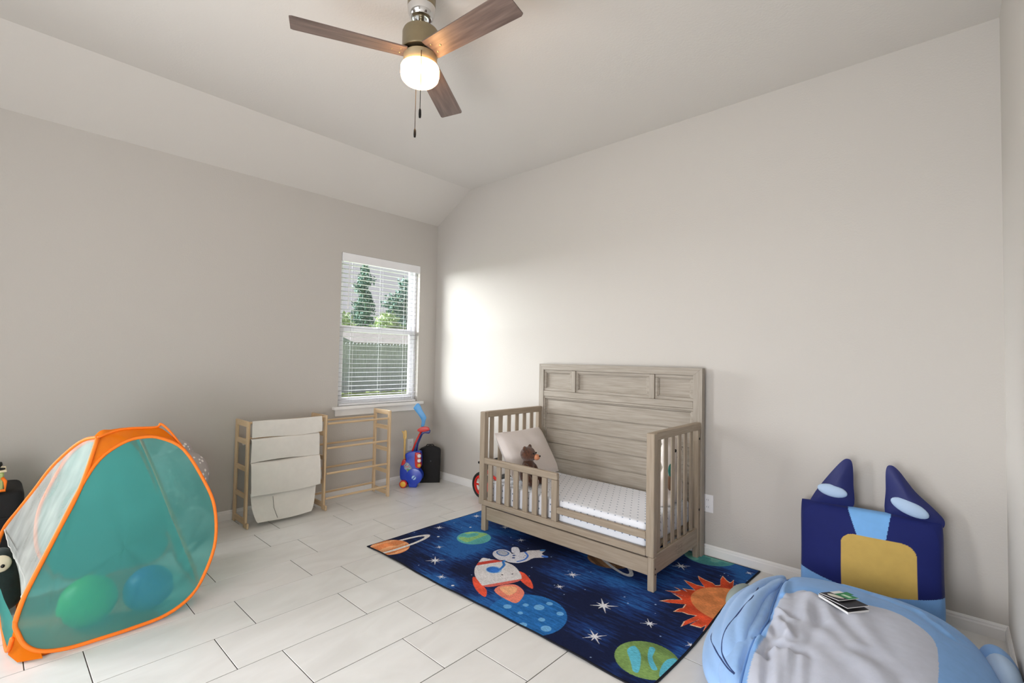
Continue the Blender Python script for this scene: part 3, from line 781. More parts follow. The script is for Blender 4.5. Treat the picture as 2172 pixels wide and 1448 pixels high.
def pillow(w_, h_, t_, n=22, edge=.012, wr=0.0, seed=0, pinch=.06, rnd_=.04):
    """puffed cushion in local (u, v, thickness) coordinates centred on the origin"""
    rnd = random.Random(seed); ph = [rnd.uniform(0, 6) for _ in range(6)]
    def pt(i, j, s_):
        u = -1 + 2 * i / n; v_ = -1 + 2 * j / n
        e = max(0, (1 - u * u)) * max(0, (1 - v_ * v_))
        th = edge * min(1, e * 12 + .15) + t_ / 2 * e ** .42
        wv = wr * math.sin(3 * u + 4 * v_ + ph[0]) * math.sin(5 * v_ - 2 * u + ph[1]) + wr * .7 * math.sin(9 * u + 3 * v_ + ph[2]) * e
        k = 1 - pinch * (1 - u * u) * (1 if abs(v_) > .0 else 1) * (v_ * v_); k2 = 1 - pinch * (1 - v_ * v_) * u * u
        k3 = 1 - rnd_ * (u * u * v_ * v_) ** 2
        return (u * w_ / 2 * k2 * k3, v_ * h_ / 2 * k * k3, s_ * th + wv * e)
    top = [[pt(i, j, 1) for j in range(n + 1)] for i in range(n + 1)]
    bot = [[pt(i, j, -1) for j in range(n + 1)] for i in range(n + 1)]
    return top, bot
def pillow_mb(top, bot, M):
    mb = MB()
    mb.grid([[M @ Vector(p) for p in r] for r in top]); mb.grid([[M @ Vector(p) for p in r] for r in bot[::-1]])
    n = len(top)
    ring_ = [(i, 0) for i in range(n)] + [(n - 1, j) for j in range(1, n)] + [(i, n - 1) for i in range(n - 2, -1, -1)] + [(0, j) for j in range(n - 2, 0, -1)]
    A = [M @ Vector(top[i][j]) for i, j in ring_]; B = [M @ Vector(bot[i][j]) for i, j in ring_]; k = len(A)
    mb.add(A + B, [(i, k + i, k + (i + 1) % k, (i + 1) % k) for i in range(k)])
    return mb
def frame(o, u, v_):
    u = Vector(u).normalized(); v_ = Vector(v_); v_ = (v_ - u * v_.dot(u)).normalized(); w_ = u.cross(v_)
    M = Matrix((u, v_, w_)).transposed().to_4x4(); M.translation = Vector(o); return M
M_pcase = mat('white_pillowcase', (226, 218, 214), .9, var=.02, scale=6, bump=.35, bscale=9, bdist=.012, sheen=.2)
top, bot = pillow(.56, .42, .11, 26, .010, .008, 3)
pil = pillow_mb(top, bot, frame((1.722, -.405, .562), (0.02, 1, 0), (-.24, 0, .36))).build('pillow', M_pcase, None, smooth=True)
recenter(pil); tag(pil, 'white bed pillow leaning on the left end of the toddler bed', 'pillow')

# ------------------------------------------------------------------ teddy bear
M_fur = mat('brown_fur', (104, 62, 40), .95, col2=(58, 34, 22), scale=60, bump=.9, bscale=220, bdist=.006, sheen=.4)
M_muz = mat('tan_plush', (206, 140, 104), .95, var=.1, scale=60, bump=.4, bscale=200, bdist=.003)
M_eye = mat('glossy_black', (10, 9, 9), .15)
M_pad = mat('spotted_plush', (206, 196, 190), .95, col2=(120, 96, 90), scale=70)
tb = thing('teddy_bear', 'brown teddy bear with tan muzzle sitting against the white bed pillow', 'teddy bear', (1.888, -.588, .372))
B0 = Vector((1.888, -.588, .372)); fd = Vector((.86, .25, 0)).normalized(); sdv = Vector((-fd.y, fd.x, 0)); upv = Vector((0, 0, 1))
TB = lambda a, b, c_: B0 + fd * a + sdv * b + upv * c_
RT = Matrix((fd, sdv, upv)).transposed().to_4x4()
mb = MB()
mb.ball(TB(-.01, 0, .085), (.058, .064, .082), 20, 14, RT); mb.ball(TB(.0, 0, .145), (.046, .052, .05), 18, 12, RT)
mb.ball(TB(-.005, 0, .228), (.058, .062, .056), 22, 14, RT); mb.ball(TB(.035, 0, .215), (.034, .036, .03), 16, 10, RT)
for s_ in (-1, 1):
    mb.ball(TB(-.012, s_ * .048, .272), (.014, .022, .024), 12, 8, RT)
    mb.tube([TB(0, s_ * .045, .155), TB(.012, s_ * .078, .12), TB(.035, s_ * .085, .075), TB(.05, s_ * .078, .05)], [.022, .025, .024, .020], 10)
    mb.ball(TB(.05, s_ * .078, .05), .021, 12, 8)
    mb.tube([TB(.0, s_ * .04, .036), TB(.05, s_ * .055, .032), TB(.085, s_ * .062, .030)], [.034, .031, .028], 10)
    mb.ball(TB(.088, s_ * .062, .036), (.020, .030, .036), 14, 10, RT)
remesh(mb, 'bear_body', M_fur, tb, .0055, 3)
MB().ball(TB(.066, 0, .212), (.026, .026, .022), 16, 10, RT).build('muzzle', M_muz, tb, smooth=True)
MB().ball(TB(.092, 0, .222), (.007, .010, .007), 12, 8, RT).build('nose', M_eye, tb, smooth=True)
for s_ in (-1, 1):
    MB().ball(TB(.052, s_ * .024, .240), .0062, 10, 8).build('eye', M_eye, tb, smooth=True)
    MB().ball(TB(.105, s_ * .062, .038), (.006, .021, .027), 12, 8, RT).build('foot_pad', M_pad, tb, smooth=True)

# ------------------------------------------------------------------ white plush at the right end of the bed
M_wpl = mat('white_plush', (226, 218, 212), .95, var=.04, scale=12, bump=.3, bscale=120, bdist=.003)
wp = thing('stuffed_toy', 'white stuffed toy with dark patches propped behind the right end slats of the bed', 'stuffed toy', (2.85, -.265, .372))
mb = MB(); mb.ball((2.855, -.27, .50), (.055, .12, .14)); mb.ball((2.86, -.26, .70), (.055, .12, .12)); mb.ball((2.845, -.375, .46), (.045, .045, .09)); mb.ball((2.85, -.155, .46), (.045, .045, .09))
mb.ball((2.86, -.345, .80), (.025, .035, .04)); mb.ball((2.86, -.175, .80), (.025, .035, .04)); mb.ball((2.86, -.335, .42), (.06, .05, .05)); mb.ball((2.86, -.205, .42), (.06, .05, .05))
remesh(mb, 'toy_body', M_wpl, wp, .010, 4)
M_grn = mat('dark_green_felt', (30, 92, 84), .9, var=.1); M_brn = mat('brown_felt', (112, 84, 66), .9, var=.1)
for yy in (-.305, -.225): MB().ball((2.910, yy, .735), (.008, .011, .011)).build('eye', M_eye, wp, smooth=True)
MB().ball((2.914, -.265, .69), (.008, .018, .010)).build('nose', M_eye, wp, smooth=True)
MB().ball((2.898, -.335, .61), (.018, .035, .045)).build('scarf', M_grn, wp, smooth=True)
MB().ball((2.892, -.345, .53), (.018, .028, .05)).build('vest', M_brn, wp, smooth=True)

# ------------------------------------------------------------------ balance bike behind the bed
M_red = mat('red_plastic', (206, 38, 30), .35, var=.05, scale=5)
M_tyre = mat('black_rubber', (22, 21, 22), .7, var=.1)
bk = thing('balance_bike', 'small bike with red spoked wheels, mostly hidden behind the left end of the bed', 'bike', (1.2, -.20, 0))
def wheel(cx, cy, cz, R_):
    pts = [(cx + (R_ - .016) * math.cos(a), cy, cz + (R_ - .016) * math.sin(a)) for a in np.linspace(0, 2 * math.pi, 40, endpoint=False)]
    w_ = MB().tube(pts, .016, 8, closed=True).build('tyre', M_tyre, bk, smooth=True)
    rm = MB(); rm.tube([(cx + (R_ - .036) * math.cos(a), cy, cz + (R_ - .036) * math.sin(a)) for a in np.linspace(0, 2 * math.pi, 36, endpoint=False)], .012, 6, closed=True)
    rm.cyl((cx, cy - .02, cz), (cx, cy + .02, cz), .022, 16)
    for k in range(6):
        a = k * math.pi / 3; rm.tube([(cx, cy, cz), (cx + (R_ - .036) * math.cos(a), cy, cz + (R_ - .036) * math.sin(a))], .009, 6)
    rm.build('rim', M_red, w_, smooth=40)
wheel(.992, -.20, .124, .124); wheel(1.40, -.20, .123, .115)
MB().tube([(1.40, -.235, .115), (1.30, -.22, .19), (1.10, -.20, .24), (1.05, -.20, .27)], .014, 8).build('frame_tube', M_red, bk, smooth=True)
mb = MB(); mb.tube([(.992, -.232, .124), (1.03, -.225, .25), (1.06, -.20, .30)], .008, 8); mb.tube([(.992, -.168, .124), (1.03, -.175, .25), (1.06, -.20, .30)], .008, 8); mb.tube([(1.06, -.20, .29), (1.075, -.20, .36)], .011, 8)
mb.build('fork', M_dark, bk, smooth=True)
MB().tube([(1.08, -.33, .37), (1.075, -.27, .365), (1.075, -.20, .36), (1.075, -.13, .365), (1.08, -.07, .37)], .011, 8).build('handlebar', M_tyre, bk, smooth=True)
MB().box(1.24, 1.40, -.245, -.155, .235, .27, .014, seg=3).build('saddle', M_tyre, bk, smooth=True)
MB().cyl((1.32, -.20, .18), (1.32, -.20, .24), .012, 10).build('seat_post', M_dark, bk)

# ------------------------------------------------------------------ sling bookcase
rk = thing('book_rack', 'wide pale wood book rack with one canvas sling and bare dowels under the window', 'book rack', (.18, -1.4, 0))
bx, by, bz = M_bw
def side_panel(x0, x1, y, tk, top_):
    ya, yb = y - tk / 2, y + tk / 2; pw = .040
    mb = MB()
    # two uprights, five rungs, rounded head, notched feet - one frame
    zr = [(0.020, .060), (.214, .248), (.419, .455), (.624, .662), (top_ - .042, top_)]
    mb.box(x0, x0 + pw, ya, yb, 0, top_, .004); mb.box(x1 - pw, x1, ya, yb, 0, top_, .004)
    fr = mb.build('side_frame', bz, rk)
    for (a, b_) in zr: MB().box(x0 + pw - .002, x1 - pw + .002, ya + .001, yb - .001, a, b_, .002).build('rung', bx, fr)
    return fr
side_panel(.030, .306, -2.010, .018, .800)
side_panel(.022, .298, -1.392, .018, .803)
side_panel(.060, .345, -.785, .018, .806)
for (x, y) in ((.312, -2.010), (.304, -1.392)):
    MB().box(x - .003, x + .030, y - .008, y + .008, 0, .042, .004).build('foot_stop', bz, rk)
dows = [(.306, .731), (.082, .731), (.306, .521), (.082, .518), (.306, .305), (.082, .305), (.306, .095), (.082, .085)]
for (x, z) in dows:
    MB().cyl((x + .012 if x > .2 else x, -.794, z), (x, -1.383, z), .0095, 12).build('dowel', by, rk, smooth=40)
MB().cyl((.286, -1.401, .790), (.292, -2.001, .790), .0095, 12).build('dowel', by, rk, smooth=40)
MB().cyl((.10, -1.401, .640), (.10, -2.001, .640), .0095, 12).build('dowel', by, rk, smooth=40)
M_canvas = mat('cream_canvas', (226, 222, 214), .9, var=.02, scale=20, bump=.6, bscale=9, bdist=.014)
def sling(prof, ya, yb, name, parent, seed=0, flare=0):
    rnd = random.Random(seed); ph = rnd.uniform(0, 6)
    P_ = []
    pr = catmull(prof, 6, False)
    for j in range(25):
        t_ = j / 24; row = []
        for i, (x, z) in enumerate(pr):
            s_ = i / (len(pr) - 1)
            y = ya + (yb - ya) * t_ + flare * (s_ ** 2) * (1 - 2 * t_)
            sag = .010 * math.sin(math.pi * t_) * math.sin(math.pi * s_) + .004 * math.sin(9 * t_ + 5 * s_ + ph)
            row.append((x + sag, y, z + .006 * math.sin(6 * t_ + ph) * s_))
        P_.append(row)
    mb = MB(); mb.grid(P_)
    mb.grid([[(p[0] - .003, p[1], p[2]) for p in r] for r in P_][::-1])
    return mb.build(name, M_canvas, parent, smooth=True)
slg = sling([(.300, .795), (.304, .802), (.312, .792), (.314, .74), (.315, .672)], -1.990, -1.440, 'canvas_sling', rk, 1)
sling([(.300, .668), (.306, .666), (.322, .655), (.326, .58), (.322, .492)], -1.996, -1.462, 'sling_pocket', slg, 2)
sling([(.300, .488), (.310, .486), (.332, .470), (.345, .38), (.352, .30), (.350, .238)], -1.996, -1.458, 'sling_pocket', slg, 3)
sling([(.315, .255), (.325, .22), (.330, .15), (.342, .08), (.352, .030)], -1.992, -1.480, 'sling_tail', slg, 4, .05)
MB().tube([(.345, -1.835, .215), (.350, -1.828, .13), (.358, -1.80, .045)], .0022, 6).build('sling_seam', mat('grey_thread', (150, 146, 140), .9), slg)
mb = MB(); mb.grid([[(.06, -1.995, .64), (.14, -1.995, .60), (.22, -1.995, .62), (.29, -1.995, .665)], [(.06, -1.46, .64), (.14, -1.46, .60), (.22, -1.46, .62), (.29, -1.46, .665)]])
mb.build('sling_inner', M_canvas, slg, smooth=True)

# ------------------------------------------------------------------ toy golf set in the corner
M_blue = mat('royal_blue_plastic', (20, 62, 190), .3, var=.04, scale=5, coat=.3)
M_dblue = mat('dark_blue_plastic', (24, 34, 120), .35)
M_sky = mat('sky_blue_plastic', (72, 156, 220), .35, var=.03)
M_yel = mat('yellow_plastic', (236, 182, 62), .35, var=.04)
M_pale = mat('pale_yellow_plastic', (226, 190, 116), .4, var=.04)
M_wht = mat('white_ball', (236, 234, 236), .35, var=.03, scale=60, bump=.3, bscale=150)
G0 = Vector((.205, -.425, 0)); gu = Vector((.74, .673, 0)).normalized(); gn = Vector((.673, -.74, 0)).normalized()   # gu to the right, gn out of the corner
GP = lambda zx, zy, d=0.0: G0 + gu * ((zx - 354) * .00073) + Vector((0, 0, max(0.0, (1255 - zy) * .00073))) + gn * d
gc = thing('toy_golf_cart', 'blue and red plastic toy golf cart standing in the room corner', 'toy', (.2, -.42, 0))
body = [(270, 795), (345, 764), (440, 760), (478, 785), (485, 960), (458, 995), (492, 1045), (509, 1092), (498, 1145), (445, 1212), (425, 1255), (330, 1255), (305, 1185), (212, 1150), (195, 1065), (202, 965), (232, 885), (278, 880), (268, 840)]
MB().prism(catmull(body, 3), lambda a, b: GP(a, b, -.055), lambda a, b: GP(a, b, .035), .012, 3).build('cart_body', M_blue, gc, smooth=50)
mb = MB(); rp = [GP(395 + 118 * math.cos(a), 1100 + 118 * math.sin(a), .036) for a in np.linspace(0, 2 * math.pi, 30, endpoint=False)]
mb.prism([(395 + 112 * math.cos(a), 1102 + 112 * math.sin(a)) for a in np.linspace(0, 2 * math.pi, 28, endpoint=False)], lambda a, b: GP(a, b, .02), lambda a, b: GP(a, b, .045), .006, 2)
mb.build('round_pocket', M_blue, gc, smooth=50)
em = MB().prism([(395 + 30 * math.cos(a), 1116 + 30 * math.sin(a)) for a in np.linspace(0, 2 * math.pi, 20, endpoint=False)], lambda a, b: GP(a, b, .044), lambda a, b: GP(a, b, .0465)).build('round_badge', mat('pale_blue_badge', (168, 206, 236), .4), gc)
MB().prism([(370, 1135), (382, 1142), (422, 1098), (412, 1090)], lambda a, b: GP(a, b, .046), lambda a, b: GP(a, b, .0475)).build('badge_stripe', M_blue, em)
mb = MB(); mb.prism(catmull([(232, 880), (275, 884), (262, 935), (215, 955)], 3), lambda a, b: GP(a, b, -.05), lambda a, b: GP(a, b, .037), .006); mb.build('bag_rim', M_red, gc, smooth=50)
mb = MB(); mb.prism(catmull([(404, 790), (420, 772), (462, 774), (480, 800), (486, 950), (470, 982), (430, 978), (408, 940)], 3), lambda a, b: GP(a, b, -.02), lambda a, b: GP(a, b, .060), .008); mb.build('ball_holder', M_red, gc, smooth=50)
mb = MB(); mb.prism([(250, 955), (285, 906), (320, 925), (380, 1008), (305, 1070), (290, 1020), (262, 1000)], lambda a, b: GP(a, b, .030), lambda a, b: GP(a, b, .0385)); st = mb.build('sticker', mat('sticker_silver', (176, 190, 204), .4, col2=(90, 96, 108), scale=60), gc)
MB().prism([(300, 1000), (378, 1006), (308, 1066)], lambda a, b: GP(a, b, .038), lambda a, b: GP(a, b, .0395)).build('sticker_patch', mat('sticker_green', (92, 150, 66), .4), st)
MB().prism([(262, 960), (330, 958), (300, 985)], lambda a, b: GP(a, b, .038), lambda a, b: GP(a, b, .0395)).build('sticker_patch', mat('sticker_pink', (196, 130, 140), .4), st)
for d in (-.055, .03):
    cw = GP(252, 1206, d); cw.z = .0385
    ty = MB().lathe([(.001, 0), (.036, 0), (.0385, .004), (.0385, .026), (.036, .030), (.001, .030)], 28, frame(cw, gu, Vector((0, 0, 1)))).build('wheel', M_red, gc, smooth=40)
    MB().lathe([(.001, .0295), (.026, .0295), (.028, .033), (.024, .036), (.001, .036)], 24, frame(cw, gu, Vector((0, 0, 1)))).build('hub_cap', M_yel, ty, smooth=40)
for i, (zy, m_, lb) in enumerate(((810, M_wht, 'white toy golf ball, topmost in the red holder'), (874, M_wht, 'white toy golf ball, middle one in the red holder'), (938, M_yel, 'yellow toy golf ball, lowest in the red holder'))):
    b_ = MB().ball(GP(470, zy, .072), .019, 18, 12).build('golf_ball', m_, None, smooth=True); recenter(b_); tag(b_, lb, 'ball', 'balls in the toy golf cart holder')
def club(name, label, shaft, r, head, m1, m2, thick=.014, d=0.0):
    t_ = thing(name, label, 'toy club', GP(*shaft[0], d), 'clubs in the toy golf cart')
    MB().tube([GP(a, b, d) for a, b in shaft], r, 10).build('shaft', m1, t_, smooth=True)
    MB().prism(catmull(head, 3), lambda a, b: GP(a, b, d - thick), lambda a, b: GP(a, b, d + thick), .004).build('club_head', m2, t_, smooth=50)
club('toy_club', 'sky blue toy club with broad bent blade pointing up from the golf cart', [(360, 800), (395, 650), (440, 560), (475, 420)], .009, [(345, 170), (388, 112), (425, 118), (470, 205), (524, 295), (516, 345), (497, 425), (456, 425), (462, 355), (430, 290), (352, 190)], M_sky, M_sky, .006, -.045)
club('toy_club', 'red toy club with its curved red head up in the golf cart', [(345, 800), (400, 640), (470, 490)], .009, [(424, 462), (470, 428), (540, 420), (574, 432), (588, 462), (560, 478), (500, 490), (440, 488)], M_red, M_red, .018, .012)
club('toy_club', 'dark blue toy club just below the red head in the golf cart', [(400, 800), (425, 660), (482, 520)], .009, [(462, 512), (500, 490), (560, 478), (592, 470), (592, 500), (575, 520), (520, 515), (480, 540)], M_dblue, M_dblue, .016, -.012)
club('toy_club', 'pale yellow toy club handle standing at the left of the golf cart', [(243, 955), (243, 700), (241, 560)], .011, [(198, 488), (222, 500), (236, 482), (262, 490), (268, 545), (262, 600), (224, 600), (218, 540)], M_pale, M_pale, .010, -.01)

# ------------------------------------------------------------------ black case in the corner
ca = Vector((.222, -.062, 0)) - Vector((.070, -.240, 0)); cu = ca.normalized(); cn = Vector((cu.y, -cu.x, 0))
cc = Vector((.150, -.155, 0)) + cn * .035
CP = lambda u, z, d: cc + cu * u + Vector((0, 0, z)) + cn * d
M_case = mat('black_fabric', (15, 14, 16), .75, var=.25, scale=30, bump=.2, bscale=200, bdist=.002)
bc = thing('black_case', 'black rounded-top fabric case standing in the corner behind the toy golf cart', 'case', cc)
arch = [(-.110, .008), (-.102, 0), (.100, 0), (.110, .010), (.112, .330), (.100, .352), (.05, .372), (0, .382), (-.05, .372), (-.100, .350), (-.112, .325)]
MB().prism(arch, lambda u, z: CP(u, z, -.035), lambda u, z: CP(u, z, .035), .008, 2).build('case_shell', M_case, bc, smooth=50)
MB().tube([CP(u, z, .036) for u, z in catmull([(p[0] * .96, p[1] * .985 + .003) for p in arch], 3)], .003, 6, closed=True).build('piping_and_fold_shade', M_black, bc, smooth=True)
MB().tube([CP(-.04, .378, 0), CP(-.03, .392, 0), CP(.03, .392, 0), CP(.04, .378, 0)], .005, 8).build('handle', M_black, bc, smooth=True)
MB().ball(CP(.01, .225, .036), (.006, .006, .006)).build('logo_button', mat('grey_button', (90, 90, 94), .4), bc, smooth=True)

# ------------------------------------------------------------------ play tent
M_or = cloth_mat('orange_nylon', (255, 136, 32), .35, .03)
M_orp = mat('orange_piping', (250, 124, 20), .6, var=.05, scale=20)
M_teal = cloth_mat('teal_nylon', (96, 182, 178), .35, .45, .3, (190, 235, 228))
M_teal2 = cloth_mat('teal_nylon_back', (96, 184, 178), .55, .12)
def mesh_mat():
    m = bpy.data.materials.new('white_netting'); m.use_nodes = True
    nt = m.node_tree; N = nt.nodes; L = nt.links; out = N['Material Output']; N.remove(N['Principled BSDF'])
    d = N.new('ShaderNodeBsdfDiffuse'); d.inputs[0].default_value = srgb(214, 218, 212)
    t = N.new('ShaderNodeBsdfTransparent'); mx = N.new('ShaderNodeMixShader')
    tc = N.new('ShaderNodeTexCoord'); nz = N.new('ShaderNodeTexNoise'); nz.inputs['Scale'].default_value = 14; mp = N.new('ShaderNodeMapping'); mp.inputs['Scale'].default_value = (1, 1, .15)
    L.new(tc.outputs['Object'], mp.inputs[0]); L.new(mp.outputs[0], nz.inputs['Vector'])
    mr = N.new('ShaderNodeMapRange'); mr.inputs[1].default_value = .3; mr.inputs[2].default_value = .75; mr.inputs[3].default_value = .30; mr.inputs[4].default_value = .52
    L.new(nz.outputs['Fac'], mr.inputs[0]); L.new(mr.outputs[0], mx.inputs[0]); L.new(t.outputs[0], mx.inputs[1]); L.new(d.outputs[0], mx.inputs[2]); L.new(mx.outputs[0], out.inputs[0])
    return m
M_net = mesh_mat()
tent = thing('play_tent', 'teal pop-up play tent with orange edges and torn mesh side on the floor', 'tent', (.98, -2.875, 0))
FR = [(1.061, -2.985, .883), (1.139, -3.050, .661), (1.215, -3.148, .443), (1.279, -3.229, .261), (1.311, -3.256, .169), (1.327, -3.246, .124), (1.344, -3.225, .075), (1.359, -3.178, .036), (1.366, -3.093, .014), (1.370, -2.971, .012), (1.370, -2.859, .013), (1.364, -2.730, .022), (1.345, -2.621, .072), (1.309, -2.545, .174), (1.265, -2.496, .301), (1.208, -2.490, .463), (1.160, -2.529, .599), (1.096, -2.620, .783), (1.071, -2.723, .855), (1.066, -2.806, .868), (1.073, -2.887, .848), (1.096, -2.978, .781)]
SEAM = FR[:5]                       # the straight corner seam to the apex
LOOP = FR[1:]                       # the wire loop of the front panel
def patch(outline, bulge, normal, rings=7, wr=0.0, seed=0, crs=()):
    O = [Vector(p) for p in outline]; cen = sum(O, Vector()) / len(O); n_ = Vector(normal).normalized(); k = len(O)
    mb = MB(); vs_ = [cen + n_ * bulge]; fs = []
    for r_ in range(1, rings + 1):
        t_ = r_ / rings
        for i, p in enumerate(O):
            a = 2 * math.pi * i / k
            q = cen + (p - cen) * t_ + n_ * (bulge * (1 - t_ * t_) + wr * math.sin(5 * a + 2 * t_ + seed) * t_ * (1 - t_) * 4)
            for (y0, z0), (y1, z1), am, wd in crs:
                dy, dz = y1 - y0, z1 - z0; tt_ = ((q.y - y0) * dy + (q.z - z0) * dz) / (dy * dy + dz * dz)
                tc_ = max(0, min(1, tt_)); dd = math.hypot(q.y - y0 - tc_ * dy, q.z - z0 - tc_ * dz)
                sgn = 1 if (q.y - y0) * dz - (q.z - z0) * dy > 0 else -1
                q = q + n_ * (am * math.sin(math.pi * min(max(tt_, .04), .96)) * math.exp(-(dd / wd) ** 2) * (1 + .8 * sgn * dd / wd))
            vs_.append(q)
    for i in range(k): fs.append((0, 1 + i, 1 + (i + 1) % k))
    for r_ in range(rings - 1):
        for i in range(k):
            a = 1 + r_ * k; b_ = a + k; fs.append((a + i, b_ + i, b_ + (i + 1) % k, a + (i + 1) % k))
    return mb.add(vs_, fs)
loop = catmull(LOOP, 4)
CRS = [((-3.09, .559), (-3.121, .35), .007, .012), ((-3.121, .35), (-3.15, .162), .007, .012), ((-2.541, .246), (-2.758, .098), .012, .020), ((-2.515, .362), (-2.697, .216), .009, .018), ((-2.895, .397), (-2.918, .294), .006, .014), ((-3.095, .212), (-3.143, .08), .008, .016),
       ((-2.547, .446), (-2.643, .30), .007, .018), ((-2.539, .127), (-2.799, .029), .008, .018), ((-2.824, .185), (-2.90, .079), .006, .018), ((-3.02, .16), (-3.08, .05), .006, .014), ((-2.62, .60), (-2.70, .42), .005, .02)]
patch(catmull(LOOP, 7), .015, (1, 0, .35), 34, .004, crs=CRS).build('front_panel', M_teal, tent, smooth=True)
MB().tube(loop, .0085, 8, closed=True).build('wire_edging', M_orp, tent, smooth=True)
cen = Vector((.98, -2.875, 0))
def rot(pts, ang):
    R_ = Matrix.Rotation(ang, 4, 'Z'); return [tuple(cen + R_ @ (Vector(p) - cen)) for p in pts]
for nm, ang in (('right_panel', math.pi / 2), ('rear_panel', math.pi)):
    lp = rot(loop, ang); n_ = Matrix.Rotation(ang, 3, 'Z') @ Vector((1, 0, .35))
    if nm == 'right_panel': lp = [(.93 + (x - .98) * .80, -2.875 + (y + 2.875) * .86, z) for x, y, z in lp]
    if nm == 'rear_panel': lp = [(x, -2.855 + (y + 2.855) * .78, z) for x, y, z in lp]
    patch(lp, .01, n_, 5, .003, 2).build(nm, M_teal2, tent, smooth=True)
    MB().tube(lp, .0085, 6, closed=True).build('wire_edging', M_orp, tent, smooth=True)
# orange gussets: over the front panel and the roof
lowr = catmull([(1.139, -3.050, .661), (1.096, -2.978, .781), (1.073, -2.887, .848), (1.066, -2.806, .868), (1.071, -2.723, .855), (1.096, -2.620, .783)], 5, False)
uppr = catmull([(1.061, -2.985, .883), (1.040, -2.962, .893), (1.02, -2.880, .910), (1.01, -2.79, .907), (1.01, -2.719, .905), (1.04, -2.66, .85)], 5, False)
mb = MB(); mb.grid([[a, tuple((np.array(a) + np.array(b)) / 2 + [.004, 0, 0]), b] for a, b in zip(lowr, uppr)]); mb.build('front_gusset', M_or, tent, smooth=True)
mb = MB(); up2 = [(x, -2.85 + (y + 2.85) * .62, z) for x, y, z in rot(uppr, math.pi)[::-1]]; mb.grid([[a, tuple((np.array(a) + np.array(b)) / 2 - [0, 0, .012]), b] for a, b in zip(uppr, up2)]); mb.build('roof_panel', M_or, tent, smooth=True)
MB().tube(catmull([(1.061, -2.985, .886), (1.02, -2.880, .914), (1.01, -2.735, .909), (1.005, -2.712, .924), (1.03, -2.672, .880), (1.096, -2.620, .786)], 5, False), .006, 8).build('top_edging', M_orp, tent, smooth=True)
MB().tube(catmull(SEAM, 5, False), .0095, 8).build('corner_seam', M_orp, tent, smooth=True)
# torn mesh on the left side, its back edging and the low teal flap
backe = [(1.05, -2.984, .886), (.98, -3.02, .871), (.92, -3.056, .834), (.85, -3.106, .761), (.80, -3.143, .695), (.73, -3.186, .596), (.66, -3.235, .493), (.60, -3.288, .380)]
tear = [(.63, -3.283, .390), (.68, -3.275, .351), (.75, -3.262, .319), (.83, -3.247, .290), (.92, -3.232, .271), (1.0, -3.221, .243), (1.08, -3.219, .224), (1.12, -3.224, .209), (1.14, -3.234, .207), (1.20, -3.214, .254)]
rnd = random.Random(5)
tr2 = [(p[0], p[1], p[2] + rnd.uniform(-.008, .008)) for p in catmull(tear, 4, False)]
be = catmull(backe, 4, False); sm_ = catmull([(1.061, -2.985, .883), (1.139, -3.050, .661), (1.215, -3.148, .443), (1.20, -3.214, .254)], 8, False)
def resample(pts, n):
    P_ = [Vector(p) for p in pts]; d = [0]
    for a, b_ in zip(P_[:-1], P_[1:]): d.append(d[-1] + (b_ - a).length)
    out = []
    for i in range(n):
        t_ = d[-1] * i / (n - 1); k = max(j for j in range(len(d)) if d[j] <= t_ + 1e-9); k = min(k, len(P_) - 2)
        f_ = (t_ - d[k]) / max(1e-9, d[k + 1] - d[k]); out.append(P_[k].lerp(P_[k + 1], f_))
    return out
A_, B_ = resample(be + tr2[:18], 46), resample(sm_ + tr2[:17:-1], 46)
mb = MB(); mb.grid([[a.lerp(b_, j / 10) + Vector((0, .012 * math.sin(math.pi * j / 10), 0)) for j in range(11)] for a, b_ in zip(A_, B_)])
mb.build('mesh_window', M_net, tent, smooth=True)
MB().tube(tr2, .0022, 5).build('torn_hem', mat('white_hem', (214, 212, 206), .9), tent)
MB().tube(catmull(backe + [(.57, -3.315, .22), (.585, -3.305, .09), (.66, -3.29, .02), (.95, -3.28, .012), (1.22, -3.272, .02), (1.30, -3.262, .10)], 5, False), .0085, 8).build('wire_edging', M_orp, tent, smooth=True)
patch(catmull([(.93, -3.298, .150), (.95, -3.297, .205), (1.05, -3.285, .185), (1.17, -3.269, .168), (1.25, -3.26, .155), (1.28, -3.258, .125), (1.23, -3.268, .030), (.96, -3.284, .014)], 3), .008, (0, -1, .2), 4).build('low_flap', M_teal2, tent, smooth=True)
patch([(1.311, -3.256, .169), (1.285, -3.262, .105), (1.255, -3.268, .055), (1.235, -3.270, .008), (1.335, -3.245, .008), (1.372, -3.170, .008), (1.359, -3.178, .036), (1.344, -3.225, .075), (1.327, -3.246, .124)], .006, (1, -.6, 0), 3).build('corner_gusset', M_or, tent, smooth=True)
MB().box(.62, 1.335, -3.23, -2.75, .003, .006).build('tent_floor', M_or, tent)

# things inside and behind the tent
def ball_thing(label, c_, r_, m_):
    b_ = MB().ball(c_, r_, 28, 18).build('play_ball', m_, None, smooth=True); recenter(b_); return tag(b_, label, 'ball', 'balls inside the play tent')
ball_thing('green play ball inside the teal tent, nearer the torn opening', (1.165, -3.005, .118), .112, mat('green_ball', (96, 196, 70), .4, var=.03))
ball_thing('blue play ball inside the teal tent, right of the green ball', (1.19, -2.775, .112), .106, mat('blue_ball', (30, 92, 190), .4, var=.03))
M_dg = mat('dark_green_plush', (30, 44, 42), .95, var=.2, scale=20, bump=.4, bscale=120, bdist=.004, sheen=.1)
pl = thing('dark_plush_toy', 'dark green plush toy with a cream round patch lying in the torn tent opening', 'plush toy', (.70, -3.29, .022))
mb = MB(); mb.ball((.70, -3.292, .155), (.125, .082, .130)); mb.ball((.70, -3.30, .235), (.100, .075, .085)); mb.ball((.74, -3.275, .085), (.10, .065, .062))
remesh(mb, 'plush_body', M_dg, pl, .010, 4)
